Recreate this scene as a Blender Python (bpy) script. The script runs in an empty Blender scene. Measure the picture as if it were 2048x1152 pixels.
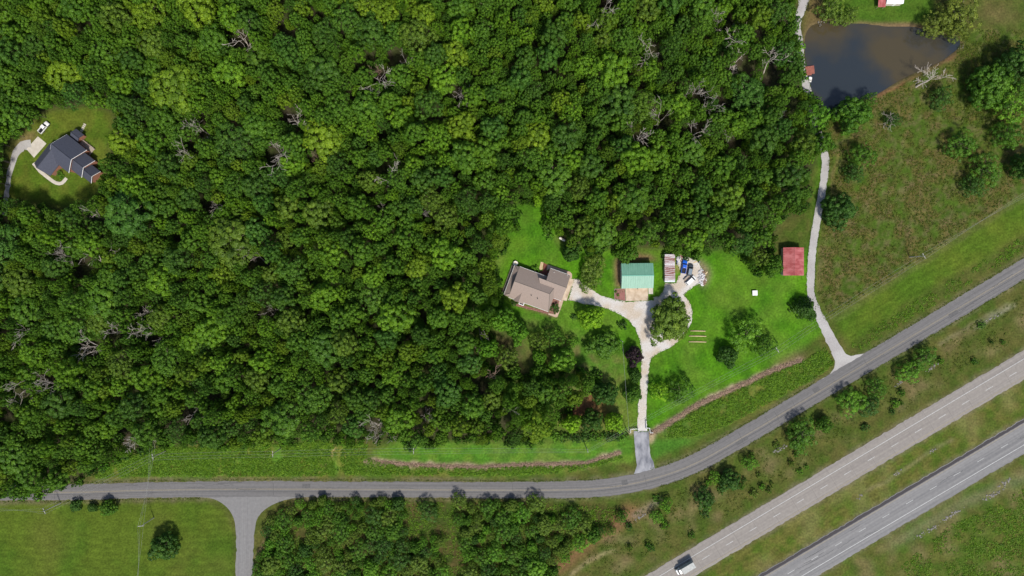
import bpy, bmesh, math, random
import numpy as np
from mathutils import Vector, Matrix
from mathutils.geometry import tessellate_polygon

R = math.radians
rng = np.random.default_rng(7)
random.seed(7)
S = 0.2            # metres of ground per photograph pixel
CAMH = 270.0       # flying height of the camera
SCN = bpy.context.scene
COL = SCN.collection

# ------------------------------------------------------------------ camera, sky, sun, exposure
cam = bpy.data.cameras.new('camera')
cam.sensor_width = 36.0
cam.lens = 18.0 * CAMH / (1024 * S)
cam.clip_end = 6000
camo = bpy.data.objects.new('camera', cam)
camo.location = (0, 0, CAMH)
COL.objects.link(camo)
SCN.camera = camo
SUN_EL, SUN_AZ = R(55), math.atan2(0.33, -0.94)      # azimuth measured from +Y towards +X
world = bpy.data.worlds.new('World')
SCN.world = world
world.use_nodes = True
wn = world.node_tree
sky = wn.nodes.new('ShaderNodeTexSky')
sky.sky_type = 'NISHITA'
sky.sun_disc = False
sky.sun_elevation = SUN_EL
sky.sun_rotation = SUN_AZ
sky.air_density = 1.0
sky.dust_density = 1.5
wn.links.new(sky.outputs[0], wn.nodes['Background'].inputs[0])
wn.nodes['Background'].inputs[1].default_value = 0.12
sl = bpy.data.lights.new('sun', 'SUN')
sl.energy = 3.9
sl.angle = R(7.0)
sl.color = (1.0, 0.95, 0.86)
so = bpy.data.objects.new('sun', sl)
sv = Vector((math.sin(SUN_AZ) * math.cos(SUN_EL), math.cos(SUN_AZ) * math.cos(SUN_EL), math.sin(SUN_EL)))
so.rotation_euler = (-sv).to_track_quat('-Z', 'Y').to_euler()
so.location = sv * 500
COL.objects.link(so)
SCN.view_settings.view_transform = 'Standard'
SCN.view_settings.look = 'None'
SCN.view_settings.gamma = 1.0
SCN.view_settings.use_curve_mapping = False
SCN.view_settings.exposure = 0.28
SCN.cycles.max_bounces = 6
SCN.cycles.use_denoising = True


# ------------------------------------------------------------------ helpers
def P(px, py, z=0.0):
    """photograph pixel -> world point standing at height z"""
    k = S * (CAMH - z) / CAMH
    return Vector(((px - 1024) * k, (576 - py) * k, z))


def tag(o, label=None, cat=None, group=None, kind=None):
    for k, v in (('label', label), ('category', cat), ('group', group), ('kind', kind)):
        if v:
            o[k] = v
    return o


def empty(name, loc=(0, 0, 0), rz=0.0, label=None, cat=None, group=None, kind=None):
    o = bpy.data.objects.new(name, None)
    o.empty_display_size = 0.3
    o.location = loc
    o.rotation_euler = (0, 0, rz)
    COL.objects.link(o)
    return tag(o, label, cat, group, kind)


def link(name, me, parent=None, loc=(0, 0, 0), rot=(0, 0, 0)):
    o = bpy.data.objects.new(name, me)
    o.location = loc
    o.rotation_euler = rot
    o.parent = parent
    COL.objects.link(o)
    return o


class MB:
    """collects verts and faces for one mesh"""
    def __init__(s):
        s.v, s.f = [], []

    def add(s, v, f):
        n = len(s.v)
        s.v += [tuple(p) for p in v]
        s.f += [tuple(i + n for i in q) for q in f]
        return s

    def box(s, x0, x1, y0, y1, z0, z1):
        return s.add([(x0, y0, z0), (x1, y0, z0), (x1, y1, z0), (x0, y1, z0), (x0, y0, z1), (x1, y0, z1), (x1, y1, z1), (x0, y1, z1)],
                     [(3, 2, 1, 0), (4, 5, 6, 7), (0, 1, 5, 4), (1, 2, 6, 5), (2, 3, 7, 6), (3, 0, 4, 7)])

    def tube(s, pts, rad, n=6):
        pts = [Vector(p) for p in pts]
        if not hasattr(rad, '__len__'):
            rad = [rad] * len(pts)
        rings = []
        for i, p in enumerate(pts):
            d = (pts[min(i + 1, len(pts) - 1)] - pts[max(i - 1, 0)])
            d = d.normalized() if d.length > 1e-6 else Vector((0, 0, 1))
            a = d.cross(Vector((0, 0, 1)) if abs(d.z) < 0.9 else Vector((1, 0, 0))).normalized()
            b = d.cross(a)
            rings.append([p + (a * math.cos(t) + b * math.sin(t)) * rad[i] for t in [2 * math.pi * k / n for k in range(n)]])
        v = [q for r_ in rings for q in r_]
        f = [(i * n + k, i * n + (k + 1) % n, (i + 1) * n + (k + 1) % n, (i + 1) * n + k) for i in range(len(pts) - 1) for k in range(n)]
        f += [tuple(range(n))[::-1], tuple((len(pts) - 1) * n + k for k in range(n))]
        return s.add(v, f)

    def loft(s, st, n=3):
        """car-like body: stations (x, half width, z bottom, z top, corner radius)"""
        rings = []
        for x, w, z0, z1, r in st:
            ring = [(x, -w * 0.93, z0), (x, w * 0.93, z0)]
            for k in range(n + 1):
                a = math.pi / 2 * k / n
                ring.append((x, w - r + r * math.cos(a), z1 - r + r * math.sin(a)))
            for k in range(n + 1):
                a = math.pi / 2 + math.pi / 2 * k / n
                ring.append((x, -w + r + r * math.cos(a), z1 - r + r * math.sin(a)))
            rings.append(ring)
        m = len(rings[0])
        v = [p for r_ in rings for p in r_]
        f = [(i * m + k, i * m + (k + 1) % m, (i + 1) * m + (k + 1) % m, (i + 1) * m + k) for i in range(len(rings) - 1) for k in range(m)]
        f += [tuple(range(m))[::-1], tuple((len(rings) - 1) * m + k for k in range(m))]
        return s.add(v, f)

    def mesh(s, name, mat, smooth=False):
        me = bpy.data.meshes.new(name)
        me.from_pydata(s.v, [], s.f)
        bm = bmesh.new()
        bm.from_mesh(me)
        bmesh.ops.recalc_face_normals(bm, faces=bm.faces)
        bm.to_mesh(me)
        bm.free()
        if mat:
            me.materials.append(mat)
        if smooth:
            me.polygons.foreach_set('use_smooth', [True] * len(me.polygons))
        return me

    def build(s, name, mat, parent=None, smooth=False, loc=(0, 0, 0), rot=(0, 0, 0)):
        return link(name, s.mesh(name, mat, smooth), parent, loc, rot)


def bevel(o, w=0.04, seg=2):
    b = o.modifiers.new('bevel', 'BEVEL')
    b.width = w
    b.segments = seg
    b.limit_method = 'ANGLE'
    return o


# value noise on numpy arrays
_perm = np.random.default_rng(3).random((256, 256))


def vnoise(x, y):
    xi, yi = np.floor(x).astype(int), np.floor(y).astype(int)
    xf, yf = x - xi, y - yi
    xf, yf = xf * xf * (3 - 2 * xf), yf * yf * (3 - 2 * yf)
    g = lambda a, b: _perm[a & 255, b & 255]
    return (g(xi, yi) * (1 - xf) + g(xi + 1, yi) * xf) * (1 - yf) + (g(xi, yi + 1) * (1 - xf) + g(xi + 1, yi + 1) * xf) * yf


def fbm(x, y, o=4):
    t, a, n = 0, 1.0, 0
    for k in range(o):
        t = t + a * vnoise(x * 2 ** k + 17.3 * k, y * 2 ** k - 9.1 * k)
        n += a
        a *= 0.55
    return t / n


def inpoly(x, y, poly):
    r = np.zeros(np.shape(x), bool)
    j = len(poly) - 1
    for i in range(len(poly)):
        xi, yi = poly[i]
        xj, yj = poly[j]
        if yi != yj:
            c = ((yi > y) != (yj > y)) & (x < (xj - xi) * (y - yi) / (yj - yi) + xi)
            r ^= c
        j = i
    return r


def near_line(x, y, line, w):
    """distance in pixels to a polyline, 1 inside half width w"""
    d = np.full(np.shape(x), 1e9)
    for (ax, ay), (bx, by) in zip(line[:-1], line[1:]):
        l2 = (bx - ax) ** 2 + (by - ay) ** 2 + 1e-9
        t = np.clip(((x - ax) * (bx - ax) + (y - ay) * (by - ay)) / l2, 0, 1)
        d = np.minimum(d, np.hypot(x - ax - t * (bx - ax), y - ay - t * (by - ay)))
    return d < w


def smooth_line(pts, step=6.0):
    """Catmull-Rom through the pixel points, resampled"""
    p = [np.array(q, float) for q in pts]
    p = [2 * p[0] - p[1]] + p + [2 * p[-1] - p[-2]]
    out = []
    for i in range(1, len(p) - 2):
        n = max(1, int(np.linalg.norm(p[i + 1] - p[i]) / step))
        for k in range(n):
            t = k / n
            out.append(0.5 * (2 * p[i] + (p[i + 1] - p[i - 1]) * t + (2 * p[i - 1] - 5 * p[i] + 4 * p[i + 1] - p[i + 2]) * t * t
                              + (3 * p[i] - p[i - 1] - 3 * p[i + 1] + p[i + 2]) * t ** 3))
    out.append(p[-2])
    return [tuple(q) for q in out]


# ------------------------------------------------------------------ materials
def new_mat(name):
    m = bpy.data.materials.new(name)
    m.use_nodes = True
    nt = m.node_tree
    return m, nt, nt.nodes['Principled BSDF'], (lambda t: nt.nodes.new(t)), nt.links.new


def mk(name, c1, c2=None, scale=2.0, rough=0.8, bump=0.0, metal=0.0, detail=5.0, contrast=(0.35, 0.65), spec=0.3, stretch=None):
    m, nt, b, N, L = new_mat(name)
    b.inputs['Roughness'].default_value = rough
    b.inputs['Metallic'].default_value = metal
    b.inputs['Specular IOR Level'].default_value = spec
    b.inputs['Base Color'].default_value = (*c1, 1)
    if c2:
        tc, no, cr = N('ShaderNodeTexCoord'), N('ShaderNodeTexNoise'), N('ShaderNodeValToRGB')
        no.inputs['Scale'].default_value = scale
        no.inputs['Detail'].default_value = detail
        if stretch:
            mp = N('ShaderNodeMapping')
            mp.inputs['Scale'].default_value = stretch
            L(tc.outputs['Object'], mp.inputs[0])
            L(mp.outputs[0], no.inputs['Vector'])
        else:
            L(tc.outputs['Object'], no.inputs['Vector'])
        L(no.outputs['Fac'], cr.inputs[0])
        cr.color_ramp.elements[0].position, cr.color_ramp.elements[1].position = contrast
        cr.color_ramp.elements[0].color, cr.color_ramp.elements[1].color = (*c1, 1), (*c2, 1)
        L(cr.outputs[0], b.inputs['Base Color'])
        if bump:
            bp = N('ShaderNodeBump')
            bp.inputs['Strength'].default_value = bump
            bp.inputs['Distance'].default_value = 0.1
            L(no.outputs['Fac'], bp.inputs['Height'])
            L(bp.outputs[0], b.inputs['Normal'])
    return m


def leaf_mat(name, cols, rand=True, trans=0.22):
    """foliage: a tree-to-tree ramp by object random and a clump-to-clump tint"""
    m, nt, b, N, L = new_mat(name)
    b.inputs['Roughness'].default_value = 0.55
    b.inputs['Specular IOR Level'].default_value = 0.22
    cr = N('ShaderNodeValToRGB')
    els = cr.color_ramp.elements
    for i, c in enumerate(cols):
        e = els[i] if i < 2 else els.new(0.5)
        e.color = (*c, 1)
    for i in range(len(cols)):
        els[i].position = i / max(1, len(cols) - 1)
    for i, c in enumerate(cols):
        els[i].color = (*c, 1)
    oi = N('ShaderNodeObjectInfo')
    L(oi.outputs['Random'], cr.inputs[0])
    at = N('ShaderNodeAttribute')
    at.attribute_name = 'tint'
    hs = N('ShaderNodeHueSaturation')
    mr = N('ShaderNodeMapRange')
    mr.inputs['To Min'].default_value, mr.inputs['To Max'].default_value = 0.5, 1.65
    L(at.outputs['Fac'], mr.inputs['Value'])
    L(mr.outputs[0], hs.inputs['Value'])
    mh = N('ShaderNodeMapRange')
    mh.inputs['To Min'].default_value, mh.inputs['To Max'].default_value = 0.515, 0.485
    L(at.outputs['Fac'], mh.inputs['Value'])
    L(mh.outputs[0], hs.inputs['Hue'])
    L(cr.outputs[0], hs.inputs['Color'])
    L(hs.outputs[0], b.inputs['Base Color'])
    tr, mx = N('ShaderNodeBsdfTranslucent'), N('ShaderNodeMixShader')
    L(hs.outputs[0], tr.inputs['Color'])
    mx.inputs[0].default_value = trans
    L(b.outputs[0], mx.inputs[1])
    L(tr.outputs[0], mx.inputs[2])
    L(mx.outputs[0], nt.nodes['Material Output'].inputs['Surface'])
    return m


M = {}
M['leaf_forest'] = leaf_mat('leaf_forest', [(0.042, 0.102, 0.009), (0.057, 0.134, 0.009), (0.078, 0.170, 0.009), (0.048, 0.120, 0.012), (0.094, 0.195, 0.008), (0.062, 0.142, 0.009), (0.072, 0.160, 0.010), (0.112, 0.188, 0.009), (0.048, 0.116, 0.009)])
TONES = {'dark green': (0.044, 0.104, 0.009), 'mid-green': (0.062, 0.142, 0.009), 'bright green': (0.095, 0.200, 0.009), 'deep green': (0.046, 0.118, 0.012), 'yellow-green': (0.120, 0.200, 0.009), 'olive green': (0.080, 0.140, 0.011)}
for _n, _c in TONES.items():
    M[_n] = leaf_mat(_n, [_c, tuple(q * 1.12 for q in _c)])
M['leaf_lime'] = leaf_mat('leaf_lime', [(0.17, 0.34, 0.012), (0.18, 0.35, 0.014)])
M['leaf_bright'] = leaf_mat('leaf_bright', [(0.09, 0.225, 0.014), (0.105, 0.235, 0.014)])
M['leaf_mid'] = leaf_mat('leaf_mid', [(0.06, 0.15, 0.010), (0.07, 0.16, 0.011)])
M['leaf_dark'] = leaf_mat('leaf_dark', [(0.040, 0.105, 0.012), (0.046, 0.11, 0.012)])
M['leaf_olive'] = leaf_mat('leaf_olive', [(0.10, 0.17, 0.016), (0.11, 0.175, 0.02)])
M['leaf_yellow'] = leaf_mat('leaf_yellow', [(0.11, 0.16, 0.018), (0.13, 0.17, 0.02)])
M['leaf_purple'] = leaf_mat('leaf_purple', [(0.028, 0.016, 0.02), (0.035, 0.018, 0.024)], trans=0.1)
M['leaf_weed'] = leaf_mat('leaf_weed', [(0.11, 0.225, 0.012), (0.12, 0.235, 0.014)])
M['leaf_field'] = leaf_mat('leaf_field', [(0.078, 0.118, 0.010), (0.085, 0.122, 0.012)])
M['dead_brush'] = leaf_mat('dead_brush', [(0.32, 0.22, 0.155), (0.34, 0.24, 0.17)], trans=0.05)
M['bark'] = mk('bark', (0.09, 0.07, 0.05), (0.16, 0.13, 0.10), 3, 0.9, 0.4)
M['dead_wood'] = mk('dead_wood', (0.27, 0.235, 0.20), (0.42, 0.37, 0.32), 2, 0.9)
M['dead_red'] = mk('dead_red', (0.22, 0.14, 0.10), (0.30, 0.20, 0.15), 2, 0.9)
M['shingle_brown'] = mk('shingle_brown', (0.225, 0.175, 0.15), (0.30, 0.24, 0.205), 5, 0.9, 0.4, detail=8, contrast=(0.3, 0.7), stretch=(1, 1, 1))
M['shingle_navy'] = mk('shingle_navy', (0.045, 0.05, 0.07), (0.065, 0.07, 0.095), 4, 0.85, 0.3)
M['ridge_cap'] = mk('ridge_cap', (0.15, 0.125, 0.11), (0.19, 0.16, 0.14), 4, 0.9)
M['ridge_navy'] = mk('ridge_navy', (0.035, 0.038, 0.052), (0.05, 0.055, 0.07), 4, 0.9)
M['brick'] = mk('brick', (0.24, 0.105, 0.07), (0.32, 0.15, 0.10), 9, 0.9, 0.2)
M['siding'] = mk('siding', (0.5, 0.46, 0.4), (0.56, 0.52, 0.46), 2, 0.7)
M['white'] = mk('white', (0.78, 0.78, 0.76), (0.70, 0.70, 0.68), 1.5, 0.5)
M['glass'] = mk('glass', (0.015, 0.018, 0.022), rough=0.08, spec=0.6)
M['green_metal'] = mk('green_metal', (0.115, 0.27, 0.195), (0.155, 0.325, 0.24), 1.6, 0.48, metal=0.0, spec=0.4, stretch=(1, 0.18, 1), contrast=(0.3, 0.7), detail=8)
M['green_ridge'] = mk('green_ridge', (0.10, 0.30, 0.22), (0.13, 0.34, 0.26), 2, 0.5)
M['barn_wall'] = mk('barn_wall', (0.62, 0.64, 0.6), (0.7, 0.71, 0.68), 1.5, 0.6)
M['rust_sheet'] = mk('rust_sheet', (0.20, 0.062, 0.045), (0.60, 0.58, 0.60), 1.0, 0.65, 0.1, contrast=(0.47, 0.53), stretch=(0.12, 4.6, 1), detail=3)
M['white_sheet'] = mk('white_sheet', (0.62, 0.64, 0.68), (0.72, 0.74, 0.78), 1.2, 0.5)
M['red_metal'] = mk('red_metal', (0.27, 0.055, 0.055), (0.40, 0.125, 0.125), 1.1, 0.5, stretch=(0.6, 0.25, 1), contrast=(0.38, 0.62))
M['red_wall'] = mk('red_wall', (0.5, 0.42, 0.4), (0.58, 0.5, 0.47), 1, 0.7)
M['concrete'] = mk('concrete', (0.36, 0.27, 0.19), (0.52, 0.43, 0.33), 0.5, 0.9, 0.2, detail=9)
M['concrete_pale'] = mk('concrete_pale', (0.42, 0.38, 0.32), (0.50, 0.46, 0.40), 0.6, 0.9, 0.1, detail=8)
M['walk'] = mk('walk', (0.36, 0.25, 0.18), (0.46, 0.35, 0.27), 0.8, 0.9, 0.1, detail=8)
M['brick_paver'] = mk('brick_paver', (0.12, 0.035, 0.025), (0.20, 0.07, 0.05), 3, 0.9, 0.3)
M['mulch'] = mk('mulch', (0.13, 0.06, 0.045), (0.26, 0.14, 0.11), 2.5, 0.95, 0.6, detail=9)
M['sand'] = mk('sand', (0.42, 0.30, 0.17), (0.52, 0.40, 0.25), 2, 0.95)
M['wood'] = mk('wood', (0.26, 0.21, 0.17), (0.38, 0.32, 0.26), 3, 0.85, 0.2)
M['wood_tan'] = mk('wood_tan', (0.46, 0.36, 0.2), (0.58, 0.46, 0.28), 3, 0.85)
M['red_wood'] = mk('red_wood', (0.22, 0.07, 0.05), (0.30, 0.11, 0.08), 2, 0.8)
M['pole'] = mk('pole', (0.20, 0.17, 0.14), (0.30, 0.26, 0.22), 3, 0.9)
M['pale_pole'] = mk('pale_pole', (0.34, 0.325, 0.29), (0.44, 0.42, 0.38), 3, 0.85)
M['wire'] = mk('wire', (0.26, 0.27, 0.25), rough=0.6)
M['insulator'] = mk('insulator', (0.6, 0.6, 0.62), rough=0.3)
M['tank'] = mk('tank', (0.66, 0.62, 0.52), (0.74, 0.70, 0.6), 2, 0.45)
M['tyre'] = mk('tyre', (0.02, 0.02, 0.02), rough=0.9)
M['rim'] = mk('rim', (0.4, 0.4, 0.42), rough=0.3, metal=0.8)
M['black'] = mk('black', (0.014, 0.014, 0.016), rough=0.45)
M['lamp_glass'] = mk('lamp_glass', (0.7, 0.7, 0.68), rough=0.15)
M['lamp_red'] = mk('lamp_red', (0.35, 0.02, 0.02), rough=0.2)
M['paint_blue'] = mk('paint_blue', (0.012, 0.10, 0.55), rough=0.25, spec=0.6)
M['paint_dark'] = mk('paint_dark', (0.045, 0.055, 0.07), rough=0.3, spec=0.5)
M['paint_grey'] = mk('paint_grey', (0.17, 0.21, 0.25), rough=0.35, spec=0.5)
M['paint_white'] = mk('paint_white', (0.75, 0.75, 0.74), rough=0.3, spec=0.5)
M['paint_box'] = mk('paint_box', (0.22, 0.235, 0.235), (0.30, 0.31, 0.305), 1.2, 0.4)
M['rock'] = mk('rock', (0.13, 0.12, 0.105), (0.24, 0.225, 0.205), 2, 0.95, 0.3)
M['rubble'] = mk('rubble', (0.42, 0.41, 0.42), (0.66, 0.65, 0.66), 1.5, 0.95, 0.3)
M['line_white'] = mk('line_white', (0.46, 0.46, 0.45), (0.33, 0.33, 0.32), 2, 0.7)
M['line_yellow'] = mk('line_yellow', (0.30, 0.245, 0.15), (0.23, 0.205, 0.16), 2, 0.7)
M['apron'] = mk('apron', (0.13, 0.135, 0.155), (0.30, 0.30, 0.32), 0.45, 0.9, 0.2, detail=9, stretch=(1, 0.5, 1))


def gravel_mat(name, a, b_, c):
    m, nt, b, N, L = new_mat(name)
    b.inputs['Roughness'].default_value = 0.95
    tc = N('ShaderNodeTexCoord')
    n1, n2 = N('ShaderNodeTexNoise'), N('ShaderNodeTexNoise')
    n1.inputs['Scale'].default_value, n1.inputs['Detail'].default_value = 0.16, 6
    n2.inputs['Scale'].default_value, n2.inputs['Detail'].default_value = 2.4, 6
    r1, r2 = N('ShaderNodeValToRGB'), N('ShaderNodeValToRGB')
    for n_ in (n1, n2):
        L(tc.outputs['Object'], n_.inputs['Vector'])
    L(n1.outputs['Fac'], r1.inputs[0])
    L(n2.outputs['Fac'], r2.inputs[0])
    r1.color_ramp.elements[0].position, r1.color_ramp.elements[1].position = 0.38, 0.6
    r1.color_ramp.elements[0].color, r1.color_ramp.elements[1].color = (*a, 1), (*b_, 1)
    r2.color_ramp.elements[0].position, r2.color_ramp.elements[1].position = 0.3, 0.7
    r2.color_ramp.elements[0].color, r2.color_ramp.elements[1].color = (*c, 1), (1, 1, 1, 1)
    mx = N('ShaderNodeMix')
    mx.data_type, mx.blend_type = 'RGBA', 'MULTIPLY'
    mx.inputs[0].default_value = 1
    L(r1.outputs[0], mx.inputs[6])
    L(r2.outputs[0], mx.inputs[7])
    L(mx.outputs[2], b.inputs['Base Color'])
    return m


M['gravel'] = gravel_mat('gravel', (0.50, 0.43, 0.35), (0.56, 0.54, 0.52), (0.72, 0.70, 0.68))
M['gravel_grey'] = gravel_mat('gravel_grey', (0.34, 0.32, 0.31), (0.40, 0.385, 0.37), (0.8, 0.8, 0.8))


def asphalt(name, base, worn, dark_edge=None, joints=0.0):
    """UV.x runs along the road in metres, UV.y across from 0 to 1"""
    m, nt, b, N, L = new_mat(name)
    b.inputs['Roughness'].default_value = 0.85
    b.inputs['Specular IOR Level'].default_value = 0.25
    uv, sx = N('ShaderNodeUVMap'), N('ShaderNodeSeparateXYZ')
    uv.uv_map = 'road'
    L(uv.outputs[0], sx.inputs[0])
    mp, no = N('ShaderNodeMapping'), N('ShaderNodeTexNoise')
    mp.inputs['Scale'].default_value = (0.012, 14.0, 1)
    L(uv.outputs[0], mp.inputs[0])
    L(mp.outputs[0], no.inputs['Vector'])
    no.inputs['Scale'].default_value = 1.0
    no.inputs['Detail'].default_value = 4
    cr = N('ShaderNodeValToRGB')
    cr.color_ramp.elements[0].position, cr.color_ramp.elements[1].position = 0.34, 0.66
    cr.color_ramp.elements[0].color, cr.color_ramp.elements[1].color = (*worn, 1), (*base, 1)
    L(no.outputs['Fac'], cr.inputs[0])
    n2, c2, tc = N('ShaderNodeTexNoise'), N('ShaderNodeValToRGB'), N('ShaderNodeTexCoord')
    L(tc.outputs['Object'], n2.inputs['Vector'])
    n2.inputs['Scale'].default_value, n2.inputs['Detail'].default_value = 0.9, 9
    c2.color_ramp.elements[0].color, c2.color_ramp.elements[1].color = (0.90, 0.90, 0.90, 1), (1.07, 1.07, 1.07, 1)
    c2.color_ramp.elements[0].position, c2.color_ramp.elements[1].position = 0.3, 0.7
    L(n2.outputs['Fac'], c2.inputs[0])
    mx = N('ShaderNodeMix')
    mx.data_type, mx.blend_type = 'RGBA', 'MULTIPLY'
    mx.inputs[0].default_value = 1
    L(cr.outputs[0], mx.inputs[6])
    L(c2.outputs[0], mx.inputs[7])
    out = mx.outputs[2]
    for (lo, hi, col) in (dark_edge or []):
        g, l_, mu = N('ShaderNodeMath'), N('ShaderNodeMath'), N('ShaderNodeMath')
        g.operation, l_.operation, mu.operation = 'GREATER_THAN', 'LESS_THAN', 'MULTIPLY'
        wob, ad = N('ShaderNodeMath'), N('ShaderNodeMath')
        wob.operation, ad.operation = 'MULTIPLY_ADD', 'ADD'
        L(n2.outputs['Fac'], wob.inputs[0])
        wob.inputs[1].default_value, wob.inputs[2].default_value = 0.02, -0.01
        L(sx.outputs[1], ad.inputs[0])
        L(wob.outputs[0], ad.inputs[1])
        L(ad.outputs[0], g.inputs[0])
        g.inputs[1].default_value = lo
        L(ad.outputs[0], l_.inputs[0])
        l_.inputs[1].default_value = hi
        L(g.outputs[0], mu.inputs[0])
        L(l_.outputs[0], mu.inputs[1])
        m2 = N('ShaderNodeMix')
        m2.data_type = 'RGBA'
        L(mu.outputs[0], m2.inputs[0])
        L(out, m2.inputs[6])
        m2.inputs[7].default_value = (*col, 1)
        out = m2.outputs[2]
    if joints:
        md_, lt_ = N('ShaderNodeMath'), N('ShaderNodeMath')
        md_.operation, lt_.operation = 'MODULO', 'LESS_THAN'
        L(sx.outputs[0], md_.inputs[0])
        md_.inputs[1].default_value = joints
        L(md_.outputs[0], lt_.inputs[0])
        lt_.inputs[1].default_value = 0.16
        ml = N('ShaderNodeMath')
        ml.operation = 'MULTIPLY'
        L(lt_.outputs[0], ml.inputs[0])
        L(c2.outputs[0], ml.inputs[1])
        ml2 = N('ShaderNodeMath')
        ml2.operation = 'MULTIPLY'
        L(ml.outputs[0], ml2.inputs[0])
        ml2.inputs[1].default_value = 0.3
        m3 = N('ShaderNodeMix')
        m3.data_type = 'RGBA'
        L(ml2.outputs[0], m3.inputs[0])
        L(out, m3.inputs[6])
        m3.inputs[7].default_value = (0.06, 0.055, 0.05, 1)
        out = m3.outputs[2]
    L(out, b.inputs['Base Color'])
    return m


M['road_grey'] = asphalt('road_grey', (0.155, 0.148, 0.145), (0.112, 0.108, 0.108), [(0.635, 0.66, (0.07, 0.07, 0.073))])
M['road_side'] = asphalt('road_side', (0.20, 0.195, 0.19), (0.16, 0.155, 0.155))
M['highway_tan'] = asphalt('highway_tan', (0.25, 0.228, 0.205), (0.205, 0.185, 0.17), None, 9.0)
M['highway_grey'] = asphalt('highway_grey', (0.215, 0.21, 0.207), (0.15, 0.148, 0.15), [(0.02, 0.12, (0.05, 0.045, 0.048))])

# ------------------------------------------------------------------ outlines read from the photograph (pixels)
FOREST = [(-260, -240), (1560, -240), (1588, -60), (1590, 60), (1598, 100), (1604, 160), (1612, 190), (1630, 200), (1648, 225), (1642, 255), (1630, 272), (1632, 310),
          (1612, 350), (1618, 385), (1612, 410), (1585, 428), (1562, 432), (1548, 462), (1545, 505), (1522, 548), (1500, 532), (1488, 515), (1440, 503),
          (1388, 512), (1352, 508), (1325, 512), (1288, 488), (1262, 512), (1240, 520), (1222, 492), (1200, 500), (1178, 505), (1150, 500), (1124, 488), (1130, 472),
          (1100, 472), (1090, 445), (1088, 412), (1066, 400), (1035, 410), (1030, 462), (1012, 492), (990, 512), (988, 545), (998, 562), (1002, 590),
          (1000, 612), (985, 640), (990, 690), (968, 722), (985, 752), (1045, 760), (1070, 752), (1110, 755), (1150, 742), (1195, 748), (1190, 782), (1150, 808), (1118, 838),
          (1108, 862), (1085, 880), (1060, 888), (1030, 886), (990, 880), (962, 890), (905, 874), (880, 886), (850, 890), (815, 892), (802, 872), (750, 880),
          (700, 886), (640, 878), (560, 884), (525, 888), (500, 893), (430, 893), (370, 888), (310, 893), (280, 902), (232, 918), (190, 940), (150, 968), (110, 975),
          (70, 990), (-60, 994), (-260, 996)]
CLEAR = [(62, 245), (95, 225), (170, 214), (224, 226), (224, 262), (214, 322), (206, 345), (202, 375), (190, 398), (120, 415), (60, 400), (28, 395), (-5, 395),
         (8, 350), (12, 300), (38, 272)]
SCRUB = [(540, 1040), (575, 1008), (640, 1002), (800, 1002), (1000, 1004), (1180, 1010), (1245, 1018), (1250, 1045), (1200, 1080), (1150, 1100), (1110, 1150), (1090, 1220),
         (505, 1220), (515, 1130), (528, 1075)]
POND = [(1612, 66), (1622, 50), (1650, 42), (1672, 37), (1690, 46), (1730, 47), (1770, 52), (1830, 52), (1860, 62), (1895, 72), (1916, 72), (1924, 82), (1920, 95),
        (1905, 106), (1890, 118), (1870, 128), (1840, 141), (1800, 160), (1765, 182), (1740, 196), (1715, 202), (1690, 216), (1665, 236), (1648, 242), (1640, 215),
        (1625, 185), (1618, 160), (1612, 130), (1609, 95)]
LAWN = [(980, 420), (1095, 395), (1130, 490), (1210, 500), (1330, 500), (1480, 500), (1570, 545), (1625, 480), (1640, 300), (1655, 330), (1650, 400), (1635, 470), (1626, 560),
        (1632, 620), (1650, 660), (1625, 680), (1500, 758), (1390, 806), (1303, 862), (1265, 862), (1180, 872), (1100, 880), (1050, 860), (960, 740), (950, 680), (960, 560), (990, 500)]
LAWN_STRIP = [(735, 905), (800, 884), (1100, 886), (1265, 872), (1268, 925), (1180, 922), (1120, 926), (1040, 928), (960, 930), (870, 928), (760, 920)]
LAWN_APRON = [(1303, 872), (1400, 868), (1450, 850), (1300, 925)]
WEED_L = [(180, 955), (240, 920), (320, 895), (525, 890), (640, 882), (735, 888), (732, 918), (790, 930), (870, 935), (960, 937), (1040, 933), (1120, 931), (1172, 929),
          (1205, 919), (1240, 908), (1245, 915), (1200, 930), (1130, 946), (1000, 951), (700, 950), (520, 952), (300, 952)]
WEED_R = [(1305, 876), (1340, 853), (1390, 820), (1440, 797), (1500, 769), (1548, 746), (1608, 722), (1650, 695), (1668, 725), (1640, 750), (1548, 800), (1450, 852), (1390, 872)]
FIELD = [(1655, 300), (1660, 240), (1720, 215), (1760, 195), (1830, 155), (1930, 110), (1960, 60), (2100, 60), (2100, 350), (1940, 455), (1800, 548), (1660, 632), (1636, 585), (1640, 470), (1655, 390)]
VERGE = [(1700, 690), (1790, 625), (1840, 595), (1960, 525), (2100, 440), (2100, 470), (1960, 555), (1830, 632), (1720, 700)]
VERGE_S = [(1260, 1010), (1330, 990), (1420, 955), (1520, 900), (1610, 845), (1740, 770), (2100, 560), (2100, 640), (1880, 775), (1700, 885), (1500, 1005), (1300, 1125), (1200, 1180), (1120, 1180)]
BAND_L = smooth_line([(733, 922), (790, 927), (870, 932), (960, 934), (1040, 930), (1120, 928), (1170, 926), (1200, 917), (1238, 905)])
BAND_R = smooth_line([(1303, 866), (1340, 845), (1390, 812), (1440, 790), (1500, 762), (1545, 741), (1600, 722)])
FARM_SW = [(-80, 1006), (408, 1000), (450, 1015), (468, 1050), (470, 1100), (462, 1240), (-80, 1240)]
MEDIAN = [(1340, 1240), (1440, 1122), (1945, 821), (2120, 716), (2120, 790), (2048, 833), (1514, 1151), (1380, 1240)]
SE_FIELD = [(1640, 1240), (1640, 1152), (2048, 910), (2150, 850), (2150, 1240)]

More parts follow.
